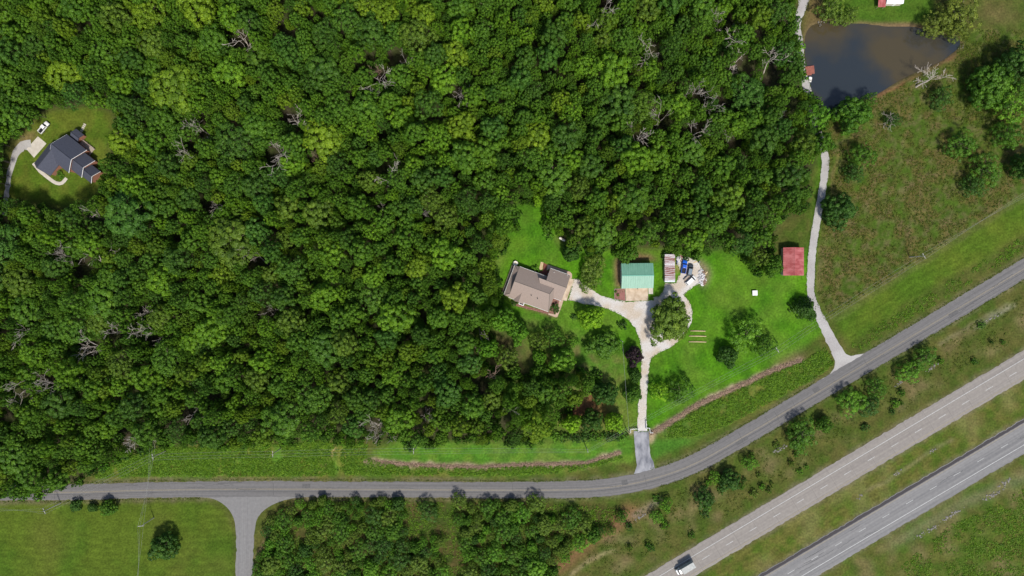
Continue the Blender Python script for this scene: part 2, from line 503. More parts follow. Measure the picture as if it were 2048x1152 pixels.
# ------------------------------------------------------------------ ground: one sheet, finely gridded in view
xs = np.concatenate([[-3000, -1500, -800, -450, -300], np.arange(-228, 228.1, 0.6), [300, 450, 800, 1500, 3000]])
ys = np.concatenate([[-3000, -1500, -800, -400, -220], np.arange(-138, 138.1, 0.6), [220, 400, 800, 1500, 3000]])
GX, GY = np.meshgrid(xs, ys)
px0, py0 = GX / S + 1024, 576 - GY / S
wx, wy = px0 + 9 * (fbm(px0 / 26, py0 / 26) - 0.5), py0 + 9 * (fbm(px0 / 26 + 50, py0 / 26 + 9) - 0.5)


def blur(a, s):
    if s <= 0:
        return a
    k = int(3 * s) + 1
    g = np.exp(-0.5 * (np.arange(-k, k + 1) / s) ** 2)
    g /= g.sum()
    p = np.pad(a, k, mode='edge')
    p = np.apply_along_axis(lambda r_: np.convolve(r_, g, 'valid'), 1, p)
    return np.apply_along_axis(lambda r_: np.convolve(r_, g, 'valid'), 0, p)


n1, n2, n3 = fbm(px0 / 70, py0 / 70), fbm(px0 / 18, py0 / 18, 5), fbm(px0 / 7 + 31, py0 / 7)
GC = np.zeros(GX.shape + (3,))


def C3(*c):
    return np.array(c)


def paint(mask, col, s=1.0, amt=1.0, col2=None, nz=None):
    global GC
    w = np.clip(blur(mask.astype(float), s) * amt, 0, 1)[..., None]
    c = np.broadcast_to(col, GC.shape)
    if col2 is not None:
        t = np.clip((nz - 0.36) / 0.28, 0, 1)[..., None]
        c = col * (1 - t) + col2 * t
    GC = GC * (1 - w) + c * w


ONE = np.ones(GX.shape)
G_ROUGH, G_ROUGH2 = C3(0.060, 0.095, 0.018), C3(0.100, 0.098, 0.035)
G_LAWN, G_LAWN2 = C3(0.038, 0.122, 0.005), C3(0.068, 0.185, 0.006)
G_DRY, DIRT, REDDIRT, TAN = C3(0.14, 0.125, 0.045), C3(0.17, 0.115, 0.07), C3(0.19, 0.072, 0.042), C3(0.36, 0.27, 0.17)
FLOOR = C3(0.040, 0.034, 0.020)
paint(ONE, G_ROUGH, 0, 1, G_ROUGH2, n2 * 0.6 + n1 * 0.4)
paint(inpoly(wx, wy, FARM_SW), C3(0.062, 0.115, 0.014), 1.5, 1, C3(0.085, 0.125, 0.018), n1)
paint(inpoly(wx, wy, FIELD), C3(0.06, 0.105, 0.016), 2, 1, C3(0.115, 0.098, 0.04), n2)
paint(inpoly(wx, wy, [(1660, 640), (1800, 552), (2100, 365), (2100, 440), (1840, 590), (1700, 690)]), C3(0.066, 0.125, 0.014), 2, 1, C3(0.095, 0.135, 0.02), n1)
paint(inpoly(wx, wy, [(1640, -40), (1860, -40), (1870, 30), (1840, 50), (1690, 44), (1650, 20)]), C3(0.055, 0.12, 0.014), 1.5, 1, C3(0.07, 0.13, 0.018), n2)
paint(inpoly(wx, wy, [(1655, 40), (1640, -40), (1628, -40), (1604, 60), (1608, 95), (1612, 60)]), DIRT, 2, 0.8)
paint(inpoly(wx, wy, MEDIAN), C3(0.072, 0.112, 0.018), 1, 1, C3(0.115, 0.115, 0.035), n2)
paint(inpoly(wx, wy, SE_FIELD), C3(0.065, 0.11, 0.018), 1, 1, C3(0.095, 0.105, 0.03), n2)
paint(inpoly(wx, wy, SCRUB), C3(0.05, 0.075, 0.018), 2, 1, C3(0.085, 0.07, 0.032), n2)
GC *= C3(0.78, 0.80, 0.55)          # unmown and pasture turf is duller than the house lawn
fmask = inpoly(wx, wy, FOREST) & ~inpoly(wx, wy, CLEAR)
paint(fmask, FLOOR, 3, 1, C3(0.045, 0.055, 0.018), n2)
paint(inpoly(wx, wy, CLEAR), C3(0.062, 0.105, 0.009), 2, 1, C3(0.085, 0.11, 0.013), n2)
paint(inpoly(wx, wy, LAWN), G_LAWN, 2, 1, G_LAWN2, n1 * 0.5 + n2 * 0.5)
paint(inpoly(wx, wy, [(985, 690), (1060, 640), (1130, 660), (1240, 700), (1262, 790), (1255, 862), (1110, 870), (1040, 760)]), C3(0.055, 0.125, 0.014), 5, 0.9, C3(0.12, 0.105, 0.04), n2)
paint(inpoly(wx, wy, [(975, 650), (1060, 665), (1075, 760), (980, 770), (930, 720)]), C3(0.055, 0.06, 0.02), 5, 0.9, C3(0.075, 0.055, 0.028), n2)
paint(inpoly(wx, wy, LAWN_STRIP), C3(0.055, 0.145, 0.012), 1.5, 1, C3(0.085, 0.165, 0.016), n2)
paint(inpoly(wx, wy, LAWN_APRON), C3(0.045, 0.125, 0.012), 2, 1)
paint(inpoly(wx, wy, WEED_L), C3(0.068, 0.15, 0.014), 2, 0.9, C3(0.13, 0.155, 0.025), n2)
paint(inpoly(wx, wy, WEED_R), C3(0.055, 0.12, 0.014), 2, 0.9, C3(0.11, 0.125, 0.022), n2)
for ln in (BAND_L, BAND_R):
    paint(near_line(wx + 6 * (n3 - 0.5), wy + 10 * (n2 - 0.5), ln, 4.6), C3(0.24, 0.165, 0.115), 1.0, 0.95, C3(0.38, 0.28, 0.21), n3)
# red soil between the planted trees, worn and bare patches, ruts
for poly, c, s_, a_ in (
        ([(1125, 838), (1140, 815), (1172, 802), (1185, 780), (1200, 800), (1225, 815), (1215, 838), (1180, 822), (1150, 838)], REDDIRT, 2, 0.95),
        ([(1130, 830), (1220, 800), (1235, 860), (1120, 868)], C3(0.10, 0.06, 0.035), 4, 0.5),
        ([(1228, 520), (1245, 505), (1300, 508), (1312, 520), (1244, 526), (1244, 576), (1232, 575), (1230, 545)], C3(0.19, 0.10, 0.065), 1.5, 0.9),
        ([(1320, 506), (1325, 500), (1312, 512), (1312, 522), (1322, 522)], C3(0.2, 0.12, 0.05), 3, 0.7),
        ([(1350, 520), (1364, 518), (1362, 540), (1352, 545)], C3(0.36, 0.24, 0.12), 1.5, 0.9),
        ([(1385, 516), (1402, 520), (1418, 535), (1420, 560), (1410, 574), (1398, 560), (1392, 540)], C3(0.20, 0.14, 0.10), 2, 0.95),
        ([(1110, 470), (1128, 468), (1132, 484), (1114, 488)], C3(0.12, 0.08, 0.04), 2, 0.6),
        ([(985, 505), (1005, 500), (1000, 530), (985, 545)], G_DRY, 3, 0.6),
        ([(1050, 560), (1140, 600), (1185, 612), (1140, 640), (1110, 630)], C3(0.075, 0.115, 0.02), 4, 0.4),
        ([(1255, 1005), (1295, 1025), (1250, 1055), (1190, 1090), (1120, 1150), (1060, 1170), (1130, 1105), (1210, 1055)], C3(0.17, 0.085, 0.045), 2.5, 0.75),
        ([(985, 898), (1010, 893), (1020, 905), (1000, 912)], G_DRY, 4, 0.6), ([(1075, 908), (1110, 904), (1112, 920), (1070, 922)], G_DRY, 4, 0.6),
        ([(725, 1070), (750, 1090), (745, 1130), (700, 1150), (700, 1100)], C3(0.11, 0.075, 0.04), 4, 0.6),
        ([(45, 268), (75, 262), (65, 280), (30, 300), (20, 330), (14, 330), (26, 292)], C3(0.20, 0.13, 0.07), 2, 0.7),
        ([(1255, 858), (1266, 856), (1266, 870), (1258, 868)], TAN, 1, 0.9), ([(1296, 864), (1310, 866), (1308, 884), (1299, 884)], TAN, 1, 0.8),
        ([(1546, 722), (1600, 700), (1610, 718), (1560, 740)], DIRT, 3, 0.5),
        ([(1690, 205), (1740, 197), (1800, 166), (1870, 133), (1900, 112), (1915, 105), (1905, 118), (1850, 145), (1800, 172), (1740, 206)], REDDIRT, 1.0, 0.8),
        ([(1720, 44), (1770, 48), (1830, 48), (1860, 58), (1850, 66), (1770, 58), (1720, 52)], C3(0.16, 0.09, 0.05), 1, 0.7),
        ([(1950, 15), (2030, 20), (2030, 45), (1960, 40)], C3(0.15, 0.10, 0.05), 5, 0.6)):
    paint(inpoly(wx, wy, poly), c, s_, a_)
for line, w, c, s_, a_ in (
        ([(1005, 578), (1022, 600), (1050, 612), (1115, 634)], 3, C3(0.17, 0.09, 0.06), 1, 0.8),
        ([(665, 884), (668, 900), (662, 915), (650, 928), (642, 940)], 2.6, C3(0.38, 0.27, 0.12), 0.8, 0.9),
        ([(615, 996), (580, 1016), (548, 1050), (525, 1090), (508, 1118)], 2.2, C3(0.20, 0.14, 0.08), 0.8, 0.7),
        ([(1655, 470), (1645, 500), (1640, 560), (1638, 600)], 2.5, C3(0.17, 0.13, 0.06), 1.5, 0.6),
        ([(1680, 300), (1670, 340), (1662, 380)], 2.0, C3(0.2, 0.12, 0.06), 1.0, 0.6),
        ([(1660, 640), (1740, 585), (1840, 520), (1950, 450), (2100, 355)], 1.6, C3(0.16, 0.14, 0.06), 1, 0.55),
        ([(1668, 645), (1750, 590), (1850, 525), (1960, 455), (2100, 367)], 1.2, C3(0.16, 0.14, 0.06), 1, 0.45),
        ([(1225, 1100), (1180, 1120), (1140, 1150)], 2.5, C3(0.30, 0.23, 0.13), 1, 0.7),
        ([(1268, 1032), (1290, 1020), (1320, 1000)], 3, C3(0.28, 0.24, 0.20), 1.5, 0.7),
        ([(1880, 690), (1960, 640), (2020, 608)], 2, C3(0.22, 0.19, 0.12), 1, 0.6),
        ([(1950, 660), (1990, 630), (2030, 610)], 2, C3(0.30, 0.27, 0.22), 1, 0.6),
        ([(1730, 985), (1800, 945), (1870, 895), (1905, 880)], 2.0, C3(0.20, 0.17, 0.10), 1, 0.6),
        ([(1780, 1090), (1850, 1050), (1930, 1005), (2060, 950)], 5, C3(0.24, 0.21, 0.16), 3, 0.5),
        ([(0, 1004), (250, 1003), (410, 1001), (450, 1018), (466, 1050), (470, 1120)], 2.0, C3(0.06, 0.06, 0.02), 1, 0.7)):
    paint(near_line(wx, wy, line, w), c, s_, a_)
ragged = (n3 > 0.6)
paint(ragged & inpoly(wx, wy, FIELD), C3(0.13, 0.10, 0.05), 0.7, 0.55)
paint((fbm(px0 / 30 + 80, py0 / 30) > 0.62) & inpoly(wx, wy, LAWN), C3(0.10, 0.165, 0.02), 2.5, 0.5)
# mowing lines, dry patches, gravelly road shoulders, muddy pond margin
def stripes(poly, dx, dy, period, amt):
    global GC
    ph = (px0 * dy - py0 * dx + 5 * (n1 - 0.5) * 8) / period
    w = 1 + amt * np.sin(ph * 6.283) * np.clip(fbm(px0 / 50 + 11, py0 / 50 + 3) * 2.4 - 0.6, 0, 1)
    k = blur(inpoly(wx, wy, poly).astype(float), 2)
    GC = GC * (1 + (w - 1) * k)[..., None]


stripes(FARM_SW, 1, 0.01, 15, 0.13)
stripes(LAWN, 0.35, 0.94, 13, 0.09)
stripes(LAWN_STRIP, 1, 0.03, 9, 0.10)
stripes(MEDIAN, 0.859, -0.512, 10, 0.13)
stripes([(1660, 640), (1800, 552), (2100, 365), (2100, 440), (1840, 590), (1700, 690)], 0.85, -0.52, 13, 0.12)
dry = fbm(px0 / 45 + 200, py0 / 45 + 70)
paint((dry > 0.60) & inpoly(wx, wy, FARM_SW), C3(0.09, 0.095, 0.018), 4, 0.5)
paint((dry > 0.61) & inpoly(wx, wy, LAWN), C3(0.105, 0.145, 0.02), 4, 0.6)
paint((dry > 0.58) & inpoly(wx, wy, MEDIAN), C3(0.16, 0.14, 0.055), 3, 0.6)
paint((fbm(px0 / 22 + 90, py0 / 22 + 8) > 0.60) & inpoly(wx, wy, VERGE_S), C3(0.17, 0.125, 0.065), 2, 0.6)
paint((fbm(px0 / 22 + 9, py0 / 22 + 80) > 0.60) & inpoly(wx, wy, SE_FIELD), C3(0.15, 0.115, 0.055), 2, 0.6)
for ln_, w_ in (([(-120, 986), (0, 985), (160, 984), (300, 980), (520, 978), (800, 979), (1000, 980), (1120, 979.5), (1212, 975), (1302, 958), (1393, 925), (1514, 857), (1579, 818), (1800, 686), (2060, 530), (2200, 446)], 21.5),
                ([(1200, 1234.8), (2200, 638.7)], 29), ([(1400, 1254.5), (2200, 782)], 34)):
    paint(near_line(wx, wy, ln_, w_) & (n3 > 0.42), C3(0.17, 0.14, 0.09), 1.2, 0.6)
paint(near_line(wx, wy, POND + POND[:1], 4.5), C3(0.13, 0.09, 0.05), 1.2, 0.75)
paint(near_line(wx, wy, [(1120, 640), (1160, 640), (1215, 640), (1258, 665), (1272, 700)], 1.2), C3(0.10, 0.12, 0.03), 1.5, 0.4)
# fine mottling of the turf itself
far = (np.abs(GX) > 229) | (np.abs(GY) > 139)
GC[far & ~inpoly(px0, py0, FOREST)] = C3(0.055, 0.082, 0.012)
GC *= (0.80 + 0.4 * fbm(px0 / 3.3, py0 / 3.3, 3))[..., None]
pm = blur(inpoly(px0, py0, POND).astype(float), 2.0)
GZ = -1.6 * np.clip(pm * 1.6 - 0.6, 0, 1) - 0.25 * pm
me = bpy.data.meshes.new('ground')
ny, nx = GX.shape
idx = np.arange(ny * nx).reshape(ny, nx)
quads = np.stack([idx[:-1, :-1], idx[:-1, 1:], idx[1:, 1:], idx[1:, :-1]], -1).reshape(-1, 4)
me.vertices.add(ny * nx)
me.vertices.foreach_set('co', np.stack([GX, GY, GZ], -1).astype(np.float32).ravel())
me.loops.add(quads.size)
me.loops.foreach_set('vertex_index', quads.astype(np.int32).ravel())
me.polygons.add(len(quads))
me.polygons.foreach_set('loop_start', np.arange(0, quads.size, 4, dtype=np.int32))
me.update(calc_edges=True)
ca = me.color_attributes.new('soil', 'FLOAT_COLOR', 'POINT')
ca.data.foreach_set('color', np.concatenate([GC, np.ones(GC.shape[:2] + (1,))], -1).astype(np.float32).ravel())
m, nt, b, N, L = new_mat('ground_cover')
b.inputs['Roughness'].default_value = 0.95
b.inputs['Specular IOR Level'].default_value = 0.1
at, tc = N('ShaderNodeAttribute'), N('ShaderNodeTexCoord')
at.attribute_name = 'soil'
na, nb = N('ShaderNodeTexNoise'), N('ShaderNodeTexNoise')
na.inputs['Scale'].default_value, na.inputs['Detail'].default_value = 1.3, 8
nb.inputs['Scale'].default_value, nb.inputs['Detail'].default_value = 0.22, 6
L(tc.outputs['Object'], na.inputs['Vector'])
L(tc.outputs['Object'], nb.inputs['Vector'])
ra, rb = N('ShaderNodeMapRange'), N('ShaderNodeMapRange')
ra.inputs['From Min'].default_value, ra.inputs['From Max'].default_value = 0.3, 0.7
ra.inputs['To Min'].default_value, ra.inputs['To Max'].default_value = 0.72, 1.28
rb.inputs['From Min'].default_value, rb.inputs['From Max'].default_value = 0.35, 0.65
rb.inputs['To Min'].default_value, rb.inputs['To Max'].default_value = 0.86, 1.14
L(na.outputs['Fac'], ra.inputs['Value'])
L(nb.outputs['Fac'], rb.inputs['Value'])
mu = N('ShaderNodeMath')
mu.operation = 'MULTIPLY'
L(ra.outputs[0], mu.inputs[0])
L(rb.outputs[0], mu.inputs[1])
hv = N('ShaderNodeHueSaturation')
L(mu.outputs[0], hv.inputs['Value'])
L(at.outputs['Color'], hv.inputs['Color'])
L(hv.outputs[0], b.inputs['Base Color'])
bp = N('ShaderNodeBump')
bp.inputs['Strength'].default_value, bp.inputs['Distance'].default_value = 0.5, 0.15
L(na.outputs['Fac'], bp.inputs['Height'])
L(bp.outputs[0], b.inputs['Normal'])
me.materials.append(m)
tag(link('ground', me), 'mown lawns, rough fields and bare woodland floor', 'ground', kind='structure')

# pond
m, nt, b, N, L = new_mat('pond_water')
tc, no, cr = N('ShaderNodeTexCoord'), N('ShaderNodeTexNoise'), N('ShaderNodeValToRGB')
no.inputs['Scale'].default_value, no.inputs['Detail'].default_value = 0.03, 4
L(tc.outputs['Object'], no.inputs['Vector'])
cr.color_ramp.elements[0].position, cr.color_ramp.elements[1].position = 0.42, 0.58
cr.color_ramp.elements[0].color, cr.color_ramp.elements[1].color = (0.024, 0.03, 0.036, 1), (0.058, 0.046, 0.024, 1)  # bluish end paints sky sheen into the water colour, brown end is murk
L(no.outputs['Fac'], cr.inputs[0])
L(cr.outputs[0], b.inputs['Base Color'])
b.inputs['Roughness'].default_value = 0.06
nr, bp = N('ShaderNodeTexNoise'), N('ShaderNodeBump')
nr.inputs['Scale'].default_value = 1.5
L(tc.outputs['Object'], nr.inputs['Vector'])
L(nr.outputs['Fac'], bp.inputs['Height'])
bp.inputs['Strength'].default_value, bp.inputs['Distance'].default_value = 0.08, 0.05
L(bp.outputs[0], b.inputs['Normal'])
M['water'] = m


def sheet(name, poly, z, mat, jit=0.0, step=5.0, parent=None, kind='structure', label=None, cat=None, thick=0.0):
    """flat sheet from a pixel outline, edges roughened; optional slab thickness"""
    pts = []
    for (ax, ay), (bx, by) in zip(poly, poly[1:] + poly[:1]):
        n = max(1, int(math.hypot(bx - ax, by - ay) / step)) if jit else 1
        for k in range(n):
            t = k / n
            pts.append((ax + (bx - ax) * t + random.gauss(0, jit), ay + (by - ay) * t + random.gauss(0, jit)))
    v = [P(x, y) for x, y in pts]
    v = [Vector((q.x, q.y, z)) for q in v]
    tris = tessellate_polygon([v])
    mb = MB().add(v, tris)
    if thick:
        n = len(v)
        mb.v += [(q.x, q.y, z - thick) for q in v]
        mb.f += [(i, (i + 1) % n, n + (i + 1) % n, n + i) for i in range(n)]
    me_ = bpy.data.meshes.new(name)
    me_.from_pydata(mb.v, [], mb.f)
    bm = bmesh.new()
    bm.from_mesh(me_)
    bmesh.ops.recalc_face_normals(bm, faces=bm.faces)
    bm.faces.ensure_lookup_table()
    if not thick and bm.faces[0].normal.z < 0:
        bmesh.ops.reverse_faces(bm, faces=bm.faces)
    bm.to_mesh(me_)
    bm.free()
    me_.materials.append(mat)
    o = link(name, me_, parent)
    if parent is None:
        tag(o, label, cat, kind=kind)
    return o


def grow(poly, d):
    cx, cy = sum(p[0] for p in poly) / len(poly), sum(p[1] for p in poly) / len(poly)
    return [(x + d * (x - cx) / math.hypot(x - cx, y - cy), y + d * (y - cy) / math.hypot(x - cx, y - cy)) for x, y in poly]


sheet('pond', grow(POND, 7), -0.42, M['water'], 0.0, label='murky brown pond beside the curving lane', cat='pond')


def road(name, line, half, z, mat, label, cat='road', jit=0.12, na_=9, thick=0.0):
    """strip along a pixel line; half = half width in pixels (number or function of index fraction)"""
    c = [np.array([(x - 1024) * S, (576 - y) * S]) for x, y in smooth_line(line)]
    v, f, uvs = [], [], []
    d = 0.0
    n = len(c)
    for i in range(n):
        t = c[min(i + 1, n - 1)] - c[max(i - 1, 0)]
        t /= np.linalg.norm(t)
        nrm = np.array([-t[1], t[0]])
        if i:
            d += np.linalg.norm(c[i] - c[i - 1])
        h = (half(i / (n - 1)) if callable(half) else half) * S
        e = [random.gauss(0, jit), random.gauss(0, jit)]
        for k in range(na_):
            s_ = -1 + 2 * k / (na_ - 1)
            w = s_ * h + (e[0] if k == 0 else e[1] if k == na_ - 1 else 0)
            q = c[i] - nrm * w
            v.append((q[0], q[1], z + 0.03 * (1 - s_ * s_)))
            uvs.append((d, (s_ + 1) / 2))
    for i in range(n - 1):
        for k in range(na_ - 1):
            f.append((i * na_ + k, (i + 1) * na_ + k, (i + 1) * na_ + k + 1, i * na_ + k + 1))
    me_ = bpy.data.meshes.new(name)
    me_.from_pydata(v, [], f)
    me_.materials.append(mat)
    ul = me_.uv_layers.new(name='road')
    for lp in me_.loops:
        ul.data[lp.index].uv = uvs[lp.vertex_index]
    me_.update()
    bm = bmesh.new()
    bm.from_mesh(me_)
    bm.faces.ensure_lookup_table()
    if bm.faces[0].normal.z < 0:
        bmesh.ops.reverse_faces(bm, faces=bm.faces)
    bm.to_mesh(me_)
    bm.free()
    return tag(link(name, me_), label, cat, kind='structure')


def stripe(name, line, off, w, z, mat, parent, dash=None):
    """painted line: offset to the right of travel in pixels; dash = (length, period, phase) in metres"""
    c = [np.array([(x - 1024) * S, (576 - y) * S]) for x, y in smooth_line(line, 4)]
    n = len(c)
    L_, Rr, D = [], [], [0.0]
    for i in range(n):
        t = c[min(i + 1, n - 1)] - c[max(i - 1, 0)]
        t /= np.linalg.norm(t)
        nrm = np.array([t[1], -t[0]])
        p = c[i] + nrm * off * S
        L_.append(p - nrm * w / 2)
        Rr.append(p + nrm * w / 2)
        if i:
            D.append(D[-1] + np.linalg.norm(c[i] - c[i - 1]))
    if not dash:
        v = [(p[0], p[1], z) for p in L_] + [(p[0], p[1], z) for p in Rr]
        MB().add(v, [(i, n + i, n + i + 1, i + 1) for i in range(n - 1)]).build(name, mat, parent)
        return
    L_, Rr, D = np.array(L_), np.array(Rr), np.array(D)
    s_ = dash[2]
    at_ = lambda A, q: np.array([np.interp(q, D, A[:, 0]), np.interp(q, D, A[:, 1])])
    while s_ + dash[0] < D[-1]:
        a, b_, c_, d_ = at_(L_, s_), at_(Rr, s_), at_(Rr, s_ + dash[0]), at_(L_, s_ + dash[0])
        MB().add([(q[0], q[1], z) for q in (a, b_, c_, d_)], [(0, 1, 2, 3)]).build('lane_dash', mat, parent)
        s_ += dash[1]


FRONT = [(-120, 986), (0, 985), (160, 984), (300, 980), (520, 978), (800, 979), (1000, 980), (1120, 979.5), (1212, 975), (1302, 958), (1393, 925), (1514, 857), (1579, 818), (1800, 686), (2060, 530), (2200, 446)]
SOUTH = [(492, 990), (491, 1060), (488, 1152), (484, 1260)]
r1 = road('frontage_road', FRONT, lambda t: 15.5 + 3.0 * min(1, max(0, (t - 0.4) * 5)), 0.05, M['road_grey'], 'grey two-lane frontage road curving past the property')
stripe('centre_line', FRONT, -0.4, 0.10, 0.087, M['line_yellow'], r1)
stripe('centre_line', FRONT, 1.0, 0.10, 0.087, M['line_yellow'], r1)
road('side_road', SOUTH, 17.3, 0.02, M['road_side'], 'narrow side road running south from the junction', na_=9)
sheet('road_junction', [(395, 985), (395, 994)] + [(408 + 63 * math.sin(R(9 * k)), 1057 - 62 * math.cos(R(9 * k))) for k in range(11)] + [(472, 1070), (508, 1070)] +
      [(617 - 106 * math.cos(R(9 * k)), 1052 - 58 * math.sin(R(9 * k))) for k in range(11)] + [(625, 993), (625, 985)],
      0.035, M['road_side'], 0.1, label='flared asphalt mouth where the side road meets the frontage road', cat='road')
HW1 = [(1200, 1234.8), (1440, 1091.7), (1895, 820.5), (2200, 638.7)]
HW2 = [(1400, 1254.5), (1573.5, 1152), (2048, 872), (2200, 782)]
h1 = road('highway_carriageway', HW1, 25.5, 0.06, M['highway_tan'], 'tan concrete highway carriageway with a box truck on it')
stripe('edge_line', HW1, -10.2, 0.22, 0.105, M['line_white'], h1)
stripe('lane_dash', HW1, 5.0, 0.2, 0.105, M['line_white'], h1, (3.3, 11.0, 3.0))
stripe('edge_line', HW1, 20.5, 0.18, 0.095, M['line_yellow'], h1)
h2 = road('highway_carriageway', HW2, 30.5, 0.06, M['highway_grey'], 'grey highway carriageway with a dark inner shoulder')
stripe('edge_line', HW2, -21.0, 0.2, 0.095, M['line_yellow'], h2)
stripe('lane_dash', HW2, -3.0, 0.2, 0.105, M['line_white'], h2, (3.3, 11.0, 8.0))
stripe('edge_line', HW2, 15.0, 0.25, 0.105, M['line_white'], h2)
M['sealant'] = mk('sealant', (0.06, 0.06, 0.062), rough=0.6)
M['tar_patch'] = mk('tar_patch', (0.085, 0.083, 0.083), (0.11, 0.107, 0.105), 1.5, 0.8)


def crack(parent, line, t0, off, ln, z, across=False):
    c_ = smooth_line(line, 2)
    i0 = int(t0 * (len(c_) - 2))
    a, b_ = np.array(c_[i0]), np.array(c_[i0 + 1])
    t_ = (b_ - a) / np.linalg.norm(b_ - a)
    n_ = np.array([-t_[1], t_[0]])
    d_ = n_ if across else t_
    pts_, p = [], a + n_ * off
    for k in range(int(ln / 1.5)):
        p = p + d_ * 1.5 + (t_ if across else n_) * random.gauss(0, 0.35)
        q_ = P(p[0], p[1])
        pts_.append(Vector((q_.x, q_.y, z)))
    v_ = []
    w_ = Vector((d_[1], d_[0], 0)) * 0.06
    for q_ in pts_:
        v_ += [q_ - w_, q_ + w_]
    MB().add(v_, [(2 * k, 2 * k + 1, 2 * k + 3, 2 * k + 2) for k in range(len(pts_) - 1)]).build('sealed_crack', M['sealant'], parent)


for k in range(26):
    ac = random.random() < 0.45
    crack(r1, FRONT, random.uniform(0.06, 0.93), -13 if ac else random.uniform(-11, 11), 26 if ac else random.uniform(20, 70), 0.092, ac)
for k in range(12):
    crack(h2, HW2, random.uniform(0.2, 0.8), random.uniform(-18, 20), random.uniform(20, 60), 0.102)
for t0, w_, l_, o_ in ((0.30, 9, 16, -6), (0.47, 8, 22, 5), (0.56, 10, 12, -5), (0.66, 7, 26, 6), (0.74, 9, 14, -6), (0.86, 8, 20, 5)):
    c_ = smooth_line(FRONT, 2)
    i0 = int(t0 * (len(c_) - 2))
    a, b_ = np.array(c_[i0]), np.array(c_[i0 + 1])
    t_ = (b_ - a) / np.linalg.norm(b_ - a)
    n_ = np.array([-t_[1], t_[0]])
    q = [P(*(a + t_ * l_ * su / 2 + n_ * (o_ + w_ * sv_ / 2))) for su, sv_ in ((-1, -1), (1, -1), (1, 1), (-1, 1))]
    MB().add([(p.x, p.y, 0.0895) for p in q], [(0, 3, 2, 1)]).build('tar_patch', M['tar_patch'], r1)
LANE = [(1640, -60), (1612, -10), (1603, 20), (1594, 48), (1598, 80), (1602, 120), (1608, 155), (1620, 200), (1633, 255), (1646, 290), (1651, 325), (1648, 355), (1642, 395), (1636, 430), (1629, 470),
        (1624, 510), (1621.5, 560), (1622, 590), (1634, 622), (1650, 655), (1668, 690), (1690, 728)]
road('gravel_lane', LANE, lambda t: 7.6 + (8 * max(0, 0.12 - t) / 0.12 if t < 0.12 else 0) + 4.5 * max(0, t - 0.84) / 0.16, 0.022, M['gravel_grey'], 'pale lane winding past the pond and red shed')
sheet('lane_mouth', [(1637, 762), (1660, 748), (1668, 737), (1670, 722), (1662, 705), (1682, 695), (1692, 708), (1702, 712), (1722, 708), (1740, 704), (1745, 715), (1680, 752)], 0.03, M['gravel_grey'], 0.3,
      label='flared end of the pale lane at the frontage road', cat='road')
road('gravel_drive', [(62, 288), (45, 292), (30, 312), (20, 345), (14, 385), (8, 430)], lambda t: 11 - 6 * min(1, t * 2.5), 0.02, M['gravel_grey'], 'gravel drive leading to the dark-roofed house', jit=0.2)
DRIVE = [(1275, 863), (1294.5, 863), (1292.5, 840), (1294, 790), (1296, 760), (1299, 730), (1303, 716), (1320, 704), (1345, 693), (1360, 679), (1374, 664), (1384, 642), (1385, 622), (1378, 602), (1368, 590),
         (1374, 583), (1390, 571), (1406, 566), (1412, 552), (1404, 536), (1395, 522), (1375, 514), (1356, 509), (1352, 520), (1362, 545), (1352, 566), (1330, 567), (1326, 584), (1318, 592), (1307, 594), (1307, 601), (1252, 604), (1228, 599), (1200, 590), (1182, 578), (1165, 568), (1158, 558),
         (1148, 557), (1142, 580), (1136, 599), (1165, 607), (1200, 613), (1230, 623), (1255, 638), (1270, 656), (1280, 681), (1284, 702), (1283, 730), (1280, 770), (1277, 800), (1275, 840)]
sheet('gravel_driveway', DRIVE, 0.02, M['gravel'], 0.5, 4, label='pale gravel driveway splitting between the house and the sheds', cat='driveway')
sheet('turf_island', [(1342 + 27 * math.cos(a) + 3 * math.sin(3 * a), 641 + 37 * math.sin(a)) for a in [R(15 * k) for k in range(24)]], 0.035,
      mk('island_turf', (0.05, 0.13, 0.012), (0.08, 0.15, 0.02), 1.5, 0.95, 0.3), 0.5, label='grass island inside the driveway loop under a big tree', cat='lawn')
sheet('asphalt_apron', [(1267.5, 862), (1297, 862), (1300.5, 910), (1306, 922), (1310, 940), (1268, 948), (1274, 930), (1270.8, 910)], 0.03, M['apron'], 0.25, 4,
      label='patched grey asphalt entrance between the white gate wings', cat='driveway')
sheet('concrete_apron', [(1251, 574), (1296, 574), (1296, 601), (1252, 602)], 0.05, M['concrete'], 0.1, 6, label='stained tan concrete slab in front of the green barn', cat='slab', thick=0.1)
sheet('side_slab', [(1297, 576), (1306, 576), (1306, 588), (1297, 588)], 0.045, M['concrete_pale'], 0.1, 6, label='small pale slab at the corner of the green barn', cat='slab', thick=0.1)
sheet('concrete_driveway', [(53, 298), (76, 272.5), (93, 287), (68, 315.5)], 0.04, M['concrete_pale'], 0.1, 6, label='square concrete pad beside the dark-roofed house', cat='driveway', thick=0.1)


# ------------------------------------------------------------------ buildings
def slab(pts, t):
    """roof plane of given thickness below an outline"""
    n = len(pts)
    pts = [Vector(p) for p in pts]
    nn = (pts[1] - pts[0]).cross(pts[2] - pts[0]).normalized()
    if nn.z < 0:
        pts = pts[::-1]
        nn = -nn
    lo = [p - Vector((0, 0, t)) for p in pts]
    return MB().add(pts + lo, [tuple(range(n)), tuple(range(2 * n - 1, n - 1, -1))] + [(i, n + i, n + (i + 1) % n, (i + 1) % n) for i in range(n)])


